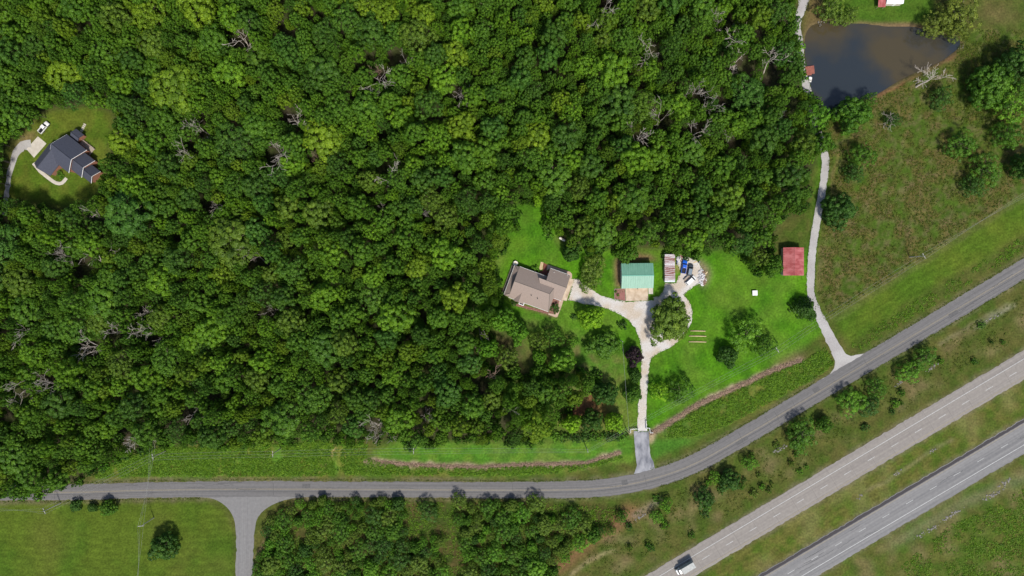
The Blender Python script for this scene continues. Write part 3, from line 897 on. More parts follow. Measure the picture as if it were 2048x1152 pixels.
def walls(u0, u1, v0, v1, z1, axis=None, zr=0):
    """closed wall block, with gable tops when a ridge axis is given"""
    mb = MB()
    if axis is None:
        return mb.box(u0, u1, v0, v1, -0.3, z1)
    if axis == 'u':
        vm = (v0 + v1) / 2
        a = [(v0, -0.3), (v1, -0.3), (v1, z1), (vm, zr), (v0, z1)]
        v = [(u0, p, q) for p, q in a] + [(u1, p, q) for p, q in a]
    else:
        um = (u0 + u1) / 2
        a = [(u0, -0.3), (u1, -0.3), (u1, z1), (um, zr), (u0, z1)]
        v = [(p, v0, q) for p, q in a] + [(p, v1, q) for p, q in a]
    return mb.add(v, [(0, 1, 2, 3, 4), (9, 8, 7, 6, 5)] + [(i, i + 5, (i + 1) % 5 + 5, (i + 1) % 5) for i in range(5)])


def opening(parent, x, y, z, w, h, facing, mat=None, name='window', frame='white'):
    """window or door proud of a wall; facing is an angle in the local frame"""
    fr = MB().box(-w / 2 - 0.08, w / 2 + 0.08, -0.03, 0.06, -0.08, h + 0.08).build(name, M[frame], parent, loc=(x, y, z), rot=(0, 0, facing - math.pi / 2))
    if name == 'window':
        MB().box(-w / 2, w / 2, 0.061, 0.075, 0, h / 2 - 0.03).build('pane', M['glass'], fr)
        MB().box(-w / 2, w / 2, 0.061, 0.075, h / 2 + 0.03, h).build('pane', M['glass'], fr)
        MB().box(-w / 2 - 0.14, w / 2 + 0.14, 0.061, 0.16, -0.14, -0.081).build('sill', M['white'], fr)
    else:
        MB().box(-w / 2, w / 2, 0.061, 0.09, 0, h).build('panel', mat or M['white'], fr)
        MB().box(w / 2 - 0.16, w / 2 - 0.08, 0.091, 0.14, h * 0.45, h * 0.45 + 0.08).build('handle', M['rim'], fr)
    return fr


def bar(a, b_, w, h):
    """square bar between two points"""
    return MB().tube([a, b_], [w, w], 4)


# main house, local frame: u along the long side, v towards the front (photo lower left)
E = math.atan2(-0.341, 0.94)
ho = P(1029.8, 530.4, 3.2)
house = empty('house', (ho.x, ho.y, 0), E, 'brown-shingled L-shaped house at the end of the gravel driveway', 'house')


def hv(u, v, z):
    return Vector((u, -v, z))


ze, zr1, zr2 = 3.0, 6.5, 5.9
wl = MB()
wl.add(*(lambda w: (w.v, w.f))(walls(2.2, 18.2, -12.2, -0.5, ze - 0.1)))
wl.build('wall', M['brick'], house)
walls(14.0, 21.5, -6.5, 3.2, ze - 0.15, 'u', zr2 - 0.35).build('garage_wall', M['brick'], house)
ra_ = hv(2.0, 6.05, zr1), hv(16.6, 6.05, zr1)
roof_back = slab([hv(1.95, -0.1, ze), ra_[0], ra_[1], hv(18.75, -0.1, ze)], 0.18).build('roof', M['shingle_brown'], house)
slab([hv(1.95, 12.7, ze), ra_[0], ra_[1], hv(18.75, 12.7, ze)], 0.18).build('roof', M['shingle_brown'], house)
slab([hv(18.76, -0.1, ze), hv(16.61, 6.05, zr1), hv(18.76, 12.7, ze)], 0.18).build('roof', M['shingle_brown'], house)
MB().add([hv(2.25, 0.3, ze - 0.1), hv(2.25, 11.9, ze - 0.1), hv(2.25, 6.05, zr1 - 0.3)], [(0, 1, 2)]).build('gable', M['siding'], house)
slab([hv(1.93, 1.7, 4.15), hv(1.93, 11.2, 4.15), hv(-0.05, 12.45, 2.75), hv(-0.05, 0, 2.75)], 0.15).build('porch_roof', M['shingle_brown'], house)
slab([hv(1.93, 1.7, 4.15), hv(-0.05, 0, 2.75), hv(1.93, 0.0, 2.9)], 0.15).build('porch_roof', M['shingle_brown'], house)
slab([hv(1.93, 11.2, 4.15), hv(-0.05, 12.45, 2.75), hv(1.93, 12.6, 2.9)], 0.15).build('porch_roof', M['shingle_brown'], house)
slab([hv(13.6, -3.65, ze), hv(13.6, 1.5, zr2), hv(22.05, 1.5, zr2), hv(22.05, -3.65, ze)], 0.18).build('roof', M['shingle_brown'], house)
slab([hv(13.9, 6.95, ze), hv(10.5, 1.5, zr2), hv(22.05, 1.5, zr2), hv(22.05, 6.95, ze)], 0.18).build('roof', M['shingle_brown'], house)
# front cross gable over the entry
slab([hv(4.2, 13.3, 3.0), hv(6.3, 13.3, 4.45), hv(6.3, 9.2, 4.75)], 0.12).build('dormer_roof', M['shingle_brown'], house)
slab([hv(8.4, 13.3, 3.0), hv(6.3, 13.3, 4.45), hv(6.3, 9.2, 4.75)], 0.12).build('dormer_roof', M['shingle_brown'], house)
for a, b_ in ((ra_[0], ra_[1]), (hv(13.4, 1.5, zr2), hv(22.05, 1.5, zr2)), (hv(16.6, 6.05, zr1), hv(18.7, 12.65, ze)), (hv(16.6, 6.05, zr1), hv(18.7, -0.05, ze)), (hv(1.95, 12.6, ze), hv(1.95, 6.05, zr1)), (hv(1.95, -0.05, ze), hv(1.95, 6.05, zr1)), (hv(-0.05, 12.45, 2.78), hv(1.9, 11.2, 4.18)), (hv(-0.05, 0, 2.78), hv(1.9, 1.7, 4.18))):
    bar(a, b_, 0.10, 0.1).build('ridge_cap', M['ridge_cap'], house)
for a, b_ in ((hv(1.95, -0.18, ze - 0.1), hv(13.5, -0.18, ze - 0.1)), (hv(1.95, 12.79, ze - 0.1), hv(18.75, 12.79, ze - 0.1)), (hv(13.6, -3.74, ze - 0.1), hv(22.05, -3.74, ze - 0.1)), (hv(18.9, 7.04, ze - 0.1), hv(22.05, 7.04, ze - 0.1)), (hv(-0.14, 0, 2.66), hv(-0.14, 12.4, 2.66))):
    bar(a, b_, 0.08, 0.1).build('gutter', M['white'], house)
for u, v in ((10.1, 9.0), (12.8, 9.3)):
    z_ = ze + (12.7 - v) / 6.65 * (zr1 - ze)
    vt = MB().tube([hv(u, v, z_ - 0.2), hv(u, v, z_ + 0.45)], 0.12, 8).build('vent_pipe', M['black'], house)
    MB().tube([hv(u, v, z_ + 0.45), hv(u, v, z_ + 0.55)], 0.2, 8).build('vent_cap', M['black'], vt)
for u, v in ((15.5, -2.6), (20.9, -3.2)):
    MB().tube([hv(u, v, 2.9), hv(u, v, 3.9)], 0.1, 8).build('flue', M['white'], house)
aw = MB().box(6.6, 8.7, -14.0, -12.75, 2.35, 2.45).build('awning', M['white'], house)
MB().box(6.85, 8.45, -13.75, -12.85, 2.46, 2.5).build('panel', M['glass'], aw)
for u in (6.8, 8.5):
    MB().box(u - 0.06, u + 0.06, -13.9, -13.78, 0, 2.35).build('post', M['white'], aw)
for u in (3.6, 10.5, 13.0, 15.8):
    opening(house, u, -12.2, 1.0, 1.1, 1.3, -math.pi / 2)
opening(house, 7.6, -12.2, 0.05, 1.0, 2.1, -math.pi / 2, M['red_wood'], 'door')
for u in (4.5, 7.5, 10.5):
    opening(house, u, -0.5, 1.0, 1.1, 1.3, math.pi / 2)
opening(house, 12.6, -0.5, 0.05, 1.0, 2.1, math.pi / 2, M['white'], 'door')
for v in (0.6, -4.0):
    gd = opening(house, 21.5, v, 0.05, 2.7, 2.2, 0, M['white'], 'garage_door')
for v in (2.5, 4.6, 8.2, 10.0):
    opening(house, 2.2, -v, 1.0, 1.0, 1.3, math.pi)
for v in (0.3, 4.2, 8.2, 12.1):
    MB().box(0.05, 0.2, -v - 0.08, -v + 0.08, 0.0, 2.62).build('porch_post', M['white'], house)
for k in range(12):
    MB().box(-1.1, 1.9, -0.9 - k * 1.0, -0.9 - k * 1.0 + 0.94, 0.02, 0.16 + 0.01 * (k % 2)).build('porch_plank', M['wood'], house)
for v in (0.2, 4.2, 8.2, 12.0):
    MB().box(-1.1, -1.0, -v - 0.05, -v + 0.05, 0.1, 1.1).build('railing_post', M['wood'], house)
MB().box(-1.1, -1.02, -12.0, -0.2, 1.1, 1.18).build('railing', M['wood'], house)


def house_sheet(name, pts, z, mat, label, cat, jit=0.0, thick=0.0):
    q = [house.matrix_basis @ hv(u, v, 0) for u, v in pts]
    return sheet(name, [(p.x / S + 1024, 576 - p.y / S) for p in q], z, mat, jit, 4, label=label, cat=cat, thick=thick)


Z = 0.2 / 8.23


def zuv(x, y):
    """zoomed house picture -> house frame"""
    a, b_ = (x - 410) * Z, (y - 250) * Z
    return (a * 0.94 + b_ * 0.341, -a * 0.341 + b_ * 0.94)


house_sheet('back_walk', [zuv(*p) for p in ((950, 235), (1320, 355), (1350, 390), (1350, 460), (1300, 455), (1000, 300), (930, 330))], 0.05, M['walk'], 'tan concrete walk behind the garage wing', 'path', 0.0, 0.1)
house_sheet('garage_pad', [zuv(*p) for p in ((1300, 455), (1390, 480), (1330, 640), (1300, 720), (1260, 835), (1185, 815), (1150, 800), (1240, 610))], 0.045, M['concrete'], 'tan concrete pad against the garage doors', 'slab', 0.0, 0.1)
house_sheet('front_walk', [zuv(*p) for p in ((1150, 800), (1210, 825), (1165, 960), (1112, 1095), (1085, 1105), (960, 1060), (965, 1035), (1075, 1060), (1100, 1010))], 0.05, M['walk'], 'tan walk around the courtyard shrub', 'path', 0.0, 0.1)
house_sheet('mulch_bed', [zuv(*p) for p in ((340, 845), (520, 900), (960, 1008), (970, 1055), (700, 985), (520, 940), (360, 905))], 0.03, M['mulch'], 'brown mulch bed along the front of the brown-roofed house', 'garden bed', 0.3)
house_sheet('courtyard_bed', [zuv(*p) for p in ((1030, 780), (1150, 820), (1100, 1010), (1070, 1058), (965, 1030))], 0.03, M['mulch'], 'mulched courtyard bed in the corner of the brown-roofed house', 'garden bed', 0.2)
pat = house_sheet('brick_patio', [zuv(*p) for p in ((880, 205), (945, 235), (930, 330), (985, 330), (940, 440), (780, 375), (870, 330))], 0.03, M['brick_paver'], 'dark red brick patio behind the brown-roofed house', 'patio', 0.0, 0.08)
house_sheet('sand_pad', [zuv(*p) for p in ((835, 190), (880, 200), (865, 310), (820, 330), (815, 290))], 0.03, M['sand'], 'pale sand pad beside the brick patio', 'pad', 0.2)
t = house.matrix_basis @ hv(*zuv(420, 215), 0)
tk = empty('water_tank', (t.x, t.y, 0), 0, 'low round tan tank at the back corner of the brown-roofed house', 'tank')
MB().tube([(0, 0, 0), (0, 0, 0.9), (0, 0, 1.0)], [1.0, 1.0, 0.9], 20).build('drum', M['tank'], tk)
MB().tube([(0, 0, 1.001), (0, 0, 1.08)], 0.3, 12).build('lid', M['wood_tan'], tk)
gm = house.matrix_basis @ hv(13.9, -1.3, 0)
gr = empty('barbecue_grill', (gm.x, gm.y, 0.05), E, 'small grill with pale lid on the patio behind the house', 'grill')
MB().box(-0.45, 0.45, -0.28, 0.28, 0.7, 0.95).build('firebox', M['black'], gr)
bevel(MB().box(-0.45, 0.45, -0.3, 0.3, 0.951, 1.2).build('lid', M['rim'], gr), 0.1, 3)
for x in (-0.4, 0.4):
    for y in (-0.22, 0.22):
        MB().box(x - 0.03, x + 0.03, y - 0.03, y + 0.03, 0, 0.7).build('leg', M['black'], gr)


def metal_roof(parent, x0, x1, y0, y1, ym, ze_, zr_, n, mat, name='roof_panel', axis='x', rib=True):
    """two slopes of standing-seam sheets; ridge along x at y = ym"""
    w = (x1 - x0) / n
    for (ya, yb) in ((y0, ym), (y1, ym)):
        for k in range(n):
            a, b_ = x0 + k * w, x0 + (k + 1) * w - 0.02
            dz = random.uniform(0, 0.012)
            pts = [(a, ya, ze_ + dz), (b_, ya, ze_ + dz), (b_, yb, zr_ + dz), (a, yb, zr_ + dz)]
            mb = slab(pts, 0.05)
            if rib:
                s2 = slab([(a, ya, ze_ + 0.07), (a + 0.09, ya, ze_ + 0.07), (a + 0.09, yb, zr_ + 0.07), (a, yb, zr_ + 0.07)], 0.065)
                mb.add(s2.v, s2.f)
            if axis == 'y':
                mb.v = [(-q[1], q[0], q[2]) for q in mb.v]
            mb.build(name, mat, parent)


# green barn
c = P(1275, 551.5, 4)
barn = empty('barn', (c.x, c.y, 0), R(0.6), 'green metal-roofed barn with pale walls and concrete apron', 'barn')
walls(-6.0, 6.0, -4.7, 4.7, 3.55, 'u', 4.75).build('wall', M['barn_wall'], barn)
metal_roof(barn, -6.3, 6.3, -4.95, 4.95, 0.1, 3.7, 5.0, 14, M['green_metal'])
MB().add(*(lambda w: (w.v, w.f))(slab([(-6.32, -0.1, 5.06), (6.32, -0.1, 5.06), (6.32, 0.3, 5.06), (-6.32, 0.3, 5.06)], 0.05))).build('ridge_cap', M['green_ridge'], barn)
for x in (-3.0, 2.0):
    gd = MB().box(x - 1.6, x + 1.6, -4.76, -4.705, 0.02, 2.9).build('garage_door', M['white'], barn)
    for k in range(4):
        MB().box(x - 1.5, x + 1.5, -4.785, -4.762, 0.1 + k * 0.7, 0.72 + k * 0.7).build('door_panel', M['siding'], gd)
opening(barn, 5.0, -4.7, 0.05, 0.9, 2.05, -math.pi / 2, M['white'], 'door')
for y in (-2, 2):
    opening(barn, -6.0, y, 1.2, 1.0, 0.9, math.pi)
    opening(barn, 6.0, y, 1.2, 1.0, 0.9, 0)
lg = MB().box(-0.15, 0.15, -5.25, -4.96, 3.35, 3.6).build('flood_light', M['black'], barn)
# rusty lean-to shed
c = P(1340, 536.3, 2.6)
shed = empty('open_shed', (c.x, c.y, 0), R(0.5), 'long narrow shed with rust-streaked corrugated roof', 'shed')
nn = 16
for k in range(nn):
    y0, y1 = -5.5 + k * 11.0 / nn, -5.5 + (k + 1) * 11.0 / nn - 0.03
    x0, x1 = -2.0 + random.uniform(-0.08, 0.08), 1.95 + random.uniform(-0.08, 0.08)
    mb = MB()
    prof = [(y0 + (y1 - y0) * i / 8, 0.05 * math.sin(i * math.pi / 2)) for i in range(9)]
    zo = random.uniform(0, 0.05)
    v = [(x0, y, 2.35 + d + zo) for y, d in prof] + [(x1, y, 2.75 + d + zo) for y, d in prof]
    mb.add(v + [(q[0], q[1], q[2] - 0.03) for q in v], [(i, i + 1, i + 10, i + 9) for i in range(8)] + [(i + 18, i + 27, i + 28, i + 19) for i in range(8)] + [(i, i + 18, i + 19, i + 1) for i in range(8)] + [(i + 9, i + 10, i + 28, i + 27) for i in range(8)])
    mb.build('roof_sheet', M['white_sheet'] if k == 0 else M['rust_sheet'], shed)
for y in (-5.2, -2.6, 0, 2.6, 5.2):
    for x, h in ((-1.8, 2.32), (1.8, 2.66)):
        MB().box(x - 0.08, x + 0.08, y - 0.08, y + 0.08, -0.3, h).build('post', M['wood'], shed)
for x, h in ((-1.8, 2.2), (1.8, 2.55)):
    MB().box(x - 0.05, x + 0.05, -5.4, 5.4, h - 0.02, h + 0.1).build('beam', M['wood'], shed)
for k in range(14):
    y0 = -5.3 + k * 10.6 / 14
    MB().box(-1.95, -1.9, y0, y0 + 0.72, 0.02, 2.1).build('wall_board', M['wood'], shed)
# red shed east of the property
c = P(1588, 523, 3.5)
rs = empty('red_shed', (c.x, c.y, 0), R(-90), 'red metal-roofed shed beside the pale lane', 'shed')
walls(-5.3, 5.3, -3.8, 3.8, 2.9, 'u', 4.0).build('wall', M['red_wall'], rs)
metal_roof(rs, -5.55, 5.55, -4.1, 4.1, 0, 3.05, 4.25, 12, M['red_metal'])
slab([(-5.57, -0.2, 4.32), (5.57, -0.2, 4.32), (5.57, 0.2, 4.32), (-5.57, 0.2, 4.32)], 0.05).build('ridge_cap', M['red_metal'], rs)
MB().box(5.31, 5.36, -1.6, 1.6, 0.02, 2.6).build('garage_door', M['white'], rs)
opening(rs, 0, -3.8, 1.2, 1.0, 0.9, -math.pi / 2)
# farm shed on the far bank of the pond, white roof with red lean-to
c = P(1791, -8, 3)
ws = empty('pond_shed', (c.x, c.y, 0), 0, 'white metal-roofed shed with red lean-to north of the pond', 'shed')
walls(-3.2, 3.2, -2.6, 3.0, 2.5, 'u', 3.5).build('wall', M['siding'], ws)
metal_roof(ws, -3.4, 3.4, -2.9, 3.3, 0.2, 2.6, 3.7, 8, M['white_sheet'])
lt = slab([(-6.4, -4.0, 2.1), (-3.42, -4.0, 2.1), (-3.42, 0.5, 2.6), (-6.4, 0.5, 2.6)], 0.08).build('lean_to_roof', M['red_metal'], ws)
for x in (-6.2, -3.7):
    for y in (-3.8, 0.3):
        MB().box(x - 0.07, x + 0.07, y - 0.07, y + 0.07, 0, 2.0).build('post', M['wood'], lt)
opening(ws, 0.5, -2.6, 0.05, 1.0, 2.0, -math.pi / 2, M['white'], 'door')

# dark-roofed neighbour house in the clearing
E2 = math.atan2(-0.62, 0.785)
c = P(122.2, 303.1, 8)
nh = empty('house', (c.x, c.y, 0), E2, 'brick house with dark navy roofs in the woodland clearing', 'house')


def gable(parent, u, v, lu, lv, ze_, zr_, axis='u', hip=0.0, oh=0.45, trim=True, mat='shingle_navy'):
    """gabled block centred at (u, v) with ridge along axis"""
    if axis == 'u':
        walls(u - lu / 2, u + lu / 2, v - lv / 2, v + lv / 2, ze_ - 0.1, 'u', zr_ - 0.3).build('wall', M['brick'], parent)
        T = lambda a, b_, z: (u + a, v + b_, z)
        la, lb = lu / 2 + oh, lv / 2 + oh
    else:
        walls(u - lu / 2, u + lu / 2, v - lv / 2, v + lv / 2, ze_ - 0.1, 'v', zr_ - 0.3).build('wall', M['brick'], parent)
        T = lambda a, b_, z: (u - b_, v + a, z)
        la, lb = lv / 2 + oh, lu / 2 + oh
    for s_ in (-1, 1):
        slab([T(-la, s_ * lb, ze_ - 0.15), T(la, s_ * lb, ze_ - 0.15), T(la, 0, zr_), T(-la, 0, zr_)], 0.2).build('roof', M[mat], parent)
        if trim:
            for e in (-1, 1):
                bar(T(e * (la + 0.03), s_ * lb, ze_ - 0.25), T(e * (la + 0.03), 0, zr_ - 0.1), 0.10, 0.2).build('fascia', M['white'], parent)
    bar(T(-la, 0, zr_ + 0.02), T(la, 0, zr_ + 0.02), 0.1, 0.1).build('ridge_cap', M['ridge_navy'], parent)


def nl(px, py, z):
    q = nh.matrix_basis.inverted() @ P(px, py, z)
    return q.x, q.y


gable(nh, 0, 0, 9.0, 10.6, 4.2, 8.0)
u, v = nl(155.1, 326.4, 6.6)
gable(nh, u, v, 4.6, 7.6, 3.6, 6.6)
u, v = nl(172.8, 344.2, 5.4)
gable(nh, u + 0.2, v, 4.0, 5.0, 3.0, 5.4)
u, v = nl(93, 317, 5.5)
gable(nh, u, v, 7.2, 9.2, 3.6, 6.6, 'v', trim=False)
u, v = nl(152, 271, 3.2)
gable(nh, u, v, 3.0, 3.2, 2.8, 4.0, 'u', trim=False)
opening(nh, 2.5, -5.3, 1.2, 1.2, 1.4, -math.pi / 2)
opening(nh, 0.5, -5.3, 0.1, 1.0, 2.1, -math.pi / 2, M['red_wood'], 'door')
for v_ in (-2.6, 2.6):
    opening(nh, 4.5, v_, 2.0, 1.1, 1.4, 0)
dk = empty('wooden_deck', P(172, 294, 0.5), E2, 'weathered wooden deck behind the dark-roofed house', 'deck')
dk.location.z = 0
for k in range(18):
    MB().box(-3.2 + k * 0.36, -3.2 + k * 0.36 + 0.33, -1.6, 1.6, 0.45, 0.52 + 0.008 * (k % 3)).build('deck_plank', M['wood'], dk)
for x in (-3.1, 0, 3.1):
    MB().box(x - 0.07, x + 0.07, 1.45, 1.59, 0, 1.4).build('post', M['wood'], dk)
    MB().box(x - 0.07, x + 0.07, -1.59, -1.45, 0, 0.44).build('post', M['wood'], dk)
MB().box(-3.2, 3.2, 1.46, 1.56, 1.4, 1.48).build('railing', M['wood'], dk)
for k in range(7):
    st = P(160 + k * 1.6, 268 - k * 3.2)
    tag(bevel(MB().box(-0.55, 0.55, -0.26, 0.26, 0, 0.06).build('stepping_stone', M['concrete_pale'], None, loc=st, rot=(0, 0, R(-30 + 5 * (k % 3)))), 0.02, 1),
        'pale stepping stone leading up from the dark-roofed house deck', 'stone', 'stepping stones behind the dark-roofed house')
FW = smooth_line([(67, 325), (80, 342), (96, 355), (112, 367), (124, 368), (134, 358), (132, 350)], 3)
road('front_path', [(67, 326), (80, 342), (96, 355), (112, 366), (124, 366), (133, 356)], 3.4, 0.02, M['concrete_pale'], 'curved pale path in front of the dark-roofed house', 'path', 0.03)


# ------------------------------------------------------------------ vehicles (x forward, y left)
def wheels(parent, xs_, y, r=0.38, w=0.26):
    for x in xs_:
        for s_ in (-1, 1):
            wh = MB().tube([(0, -w / 2, 0), (0, w / 2, 0)], r, 16).build('wheel', M['tyre'], parent, loc=(x, s_ * y, r))
            MB().tube([(0, -w / 2 - 0.012, 0), (0, w / 2 + 0.012, 0)], r * 0.6, 12).build('rim', M['rim'], wh)


def lamps(parent, xf, xb, y, z):
    for s_ in (-1, 1):
        MB().box(xf - 0.06, xf + 0.02, s_ * y - 0.18, s_ * y + 0.18, z - 0.09, z + 0.09).build('headlight', M['lamp_glass'], parent)
        MB().box(xb - 0.02, xb + 0.06, s_ * y - 0.12, s_ * y + 0.12, z, z + 0.24).build('taillight', M['lamp_red'], parent)


def cab(parent, x0, x1, w, zb, zt, rake_f, rake_b, paint, glass='glass'):
    """greenhouse: painted roof and pillars with glass set proud by a few millimetres"""
    wt = w * 0.84
    b4 = [(x0, -w, zb), (x1, -w, zb), (x1, w, zb), (x0, w, zb)]
    t4 = [(x0 + rake_b, -wt, zt), (x1 - rake_f, -wt, zt), (x1 - rake_f, wt, zt), (x0 + rake_b, wt, zt)]
    c_ = MB().add(b4 + t4, [(3, 2, 1, 0), (4, 5, 6, 7), (0, 1, 5, 4), (1, 2, 6, 5), (2, 3, 7, 6), (3, 0, 4, 7)]).build('cabin', M[paint], parent)
    bevel(c_, 0.09, 3)
    B, T = [Vector(p) for p in b4], [Vector(p) for p in t4]

    def pane(name, a, b_, c2, d, s0=0.08, s1=0.92, u0=0.08, u1=0.92):
        n_ = (b_ - a).cross(d - a).normalized() * 0.012
        f = lambda s_, t_: (a * (1 - s_) + b_ * s_) * (1 - t_) + (d * (1 - s_) + c2 * s_) * t_
        q = [f(s0, u0) + n_, f(s1, u0) + n_, f(s1, u1) + n_, f(s0, u1) + n_]
        k = [p - n_ * 2 for p in q]
        MB().add(q + k, [(0, 1, 2, 3), (7, 6, 5, 4)] + [(i, i + 4, (i + 1) % 4 + 4, (i + 1) % 4) for i in range(4)]).build(name, M['glass'], parent)
    pane('windshield', B[1], B[2], T[2], T[1], 0.05, 0.95, 0.03, 0.93)
    pane('rear_window', B[3], B[0], T[0], T[3], 0.1, 0.9, 0.15, 0.9)
    for k, (a, b_, c2, d) in enumerate(((B[0], B[1], T[1], T[0]), (B[2], B[3], T[3], T[2]))):
        pane('side_window', a, b_, c2, d, 0.06, 0.47, 0.15, 0.88)
        pane('side_window', a, b_, c2, d, 0.53, 0.93, 0.15, 0.88)
    for s_ in (-1, 1):
        MB().box(x1 - 0.35, x1 - 0.15, s_ * (w + 0.12) - 0.1, s_ * (w + 0.12) + 0.1, zb + 0.02, zb + 0.2).build('mirror', M['black'], parent)


def pickup(px, py, head, paint, bed, label, L_=5.3, W=1.9):
    o = empty('pickup_truck', P(px, py, 0.9), head, label, 'truck')
    o.location.z = 0.022
    w, f, r = W / 2, L_ / 2, -L_ / 2
    bd = MB().loft([(f, w * 0.86, 0.5, 0.85, 0.12), (f - 0.12, w * 0.95, 0.38, 1.0, 0.12), (f - 1.25, w, 0.35, 1.14, 0.1), (f - 1.35, w, 0.35, 1.12, 0.06), (f - 3.3, w, 0.35, 1.12, 0.06)]).build('body', M[paint], o, True)
    cab(o, f - 3.3, f - 1.25, w * 0.95, 1.10, 1.82, 0.62, 0.18, paint)
    x0, x1 = r + 0.05, f - 3.32
    MB().box(x0, x1, -w, w, 0.42, 0.62).build('bed_floor', M[bed], o)
    for s_ in (-1, 1):
        MB().box(x0, x1, min(s_ * w, s_ * (w - 0.14)), max(s_ * w, s_ * (w - 0.14)), 0.625, 1.12).build('bed_side', M[paint], o)
    MB().box(x0 - 0.04, x0 + 0.06, -w + 0.145, w - 0.145, 0.625, 1.1).build('tailgate', M[paint], o)
    MB().box(f - 0.05, f + 0.1, -w * 0.9, w * 0.9, 0.36, 0.55).build('bumper', M['black'], o)
    MB().box(r - 0.12, r, -w * 0.9, w * 0.9, 0.4, 0.56).build('bumper', M['rim'], o)
    wheels(o, (f - 0.95, r + 1.15), w - 0.12)
    lamps(o, f - 0.05, r + 0.03, w * 0.78, 0.78)
    return o


def wagon(name, px, py, head, paint, label, cat, L_, W, H, hood, top=None, z=0.022):
    o = empty(name, P(px, py, 0.9), head, label, cat)
    o.location.z = z
    w, f, r = W / 2, L_ / 2, -L_ / 2
    MB().loft([(f, w * 0.8, 0.48, 0.8, 0.12), (f - 0.15, w * 0.94, 0.34, 0.92, 0.12), (f - hood, w, 0.3, 1.05, 0.1), (r + 0.2, w, 0.32, 1.05, 0.08), (r, w * 0.93, 0.42, 0.98, 0.1)]).build('body', M[paint], o, True)
    cab(o, r + 0.12, f - hood + 0.1, w * 0.95, 1.0, H, 0.75, 0.28, paint)
    if top:
        MB().box(r + 0.55, f - hood - 0.75, -w * 0.72, w * 0.72, H + 0.005, H + 0.03).build('roof_panel', M[top], o)
    MB().box(f - 0.06, f + 0.06, -w * 0.85, w * 0.85, 0.34, 0.5).build('bumper', M['black'], o)
    MB().box(r - 0.06, r + 0.06, -w * 0.88, w * 0.88, 0.36, 0.54).build('bumper', M['black'], o)
    wheels(o, (f - 0.85, r + 0.85), w - 0.11, 0.34, 0.22)
    lamps(o, f - 0.1, r + 0.02, w * 0.75, 0.72)
    return o


pickup(1368.5, 533.5, math.atan2(215, 35), 'paint_blue', 'black', 'blue pickup truck with black bed parked by the rusty shed')
wagon('parked_car', 1380.6, 540, math.atan2(188, 36), 'paint_dark', 'dark grey car parked beside the blue pickup', 'car', 4.7, 1.82, 1.5, 1.15, 'paint_grey')
wagon('parked_van', 1381.5, 561.2, math.atan2(115, 125), 'paint_white', 'white van parked at the end of the gravel drive', 'van', 4.6, 1.85, 1.72, 0.75)
pickup(87, 254.8, math.atan2(100, 85), 'paint_white', 'black', 'white pickup truck with dark bed near the dark-roofed house', 5.3)
ft = empty('flatbed_trailer', (P(1374.5, 557.5).x, P(1374.5, 557.5).y, 0.022), math.atan2(115, 125), 'low grey flatbed trailer left of the white van', 'trailer')
for k in range(7):
    MB().box(-1.5 + k * 0.43, -1.5 + k * 0.43 + 0.4, -0.8, 0.8, 0.5, 0.56 + 0.006 * (k % 2)).build('plank', M['wood'], ft)
for y in (-0.84, 0.84):
    MB().box(-1.55, 1.55, y - 0.04, y + 0.04, 0.42, 0.72).build('side_rail', M['paint_grey'], ft)
MB().tube([(1.5, 0, 0.45), (2.6, 0, 0.42)], 0.06, 6).build('drawbar', M['black'], ft)
wheels(ft, (-0.2,), 1.0, 0.3, 0.18)
for k, (px, py, rz, c_, lab) in enumerate(((1391, 524, 20, 'wood_tan', 'tan board lying on the brown dirt past the dark car'), (1396, 530, 65, 'siding', 'pale board lying on the brown dirt past the dark car'), (1363, 513, -30, 'red_wood', 'reddish board beside the small white heap'), (1412, 547, 50, 'wood_tan', 'tan board leaning off the rubble heap'), (1357, 556, 80, 'wood', 'grey board beside the rusty shed'))):
    tag(bevel(MB().box(-0.9, 0.9, -0.22, 0.22, 0, 0.06).build('scrap_board', M[c_], None, loc=P(px, py) + Vector((0, 0, 0.03)), rot=(0, 0, R(rz))), 0.01, 1), lab, 'board', 'scrap boards by the parked vehicles')
for px, py, c_, lab in ((1354, 524, 'paint_blue', 'blue drum beside the rusty shed'), (1353.5, 529, 'wood', 'brown drum beside the rusty shed'), (1398, 524, 'black', 'black drum on the brown dirt past the vehicles')):
    dr = empty('drum', P(px, py) + Vector((0, 0, 0.02)), 0, lab, 'drum', 'drums by the parked vehicles')
    MB().tube([(0, 0, 0), (0, 0, 0.3), (0, 0, 0.31), (0, 0, 0.58), (0, 0, 0.59), (0, 0, 0.88)], [0.29, 0.29, 0.31, 0.31, 0.29, 0.29], 14).build('barrel', M[c_], dr)
    MB().tube([(0, 0, 0.881), (0, 0, 0.91)], 0.25, 14).build('lid', M['rim'], dr)
# box truck on the highway, heading down-left
o = empty('box_truck', P(1370.3, 1136, 1.6), math.atan2(-0.512, -0.859), 'pale grey box truck driving on the tan highway carriageway', 'truck')
o.location.z = 0.1
bevel(MB().box(-3.85, 1.75, -1.22, 1.22, 0.95, 3.3).build('cargo_box', M['paint_box'], o), 0.06, 2)
MB().box(-3.7, 3.4, -0.5, 0.5, 0.6, 0.85).build('chassis', M['black'], o)
MB().loft([(3.85, 0.9, 0.5, 1.35, 0.15), (3.6, 1.05, 0.45, 1.5, 0.15), (3.1, 1.1, 0.45, 1.65, 0.12), (1.9, 1.1, 0.45, 1.65, 0.12)]).build('body', M['paint_white'], o, True)
cab(o, 1.85, 3.25, 1.05, 1.62, 2.5, 0.5, 0.05, 'paint_white')
MB().box(1.76, 1.84, -0.35, 0.0, 2.7, 2.95).build('marker_lamp', M['black'], o)
wheels(o, (3.0, -2.5), 1.0, 0.45, 0.28)
lamps(o, 3.8, -3.84, 0.85, 1.0)
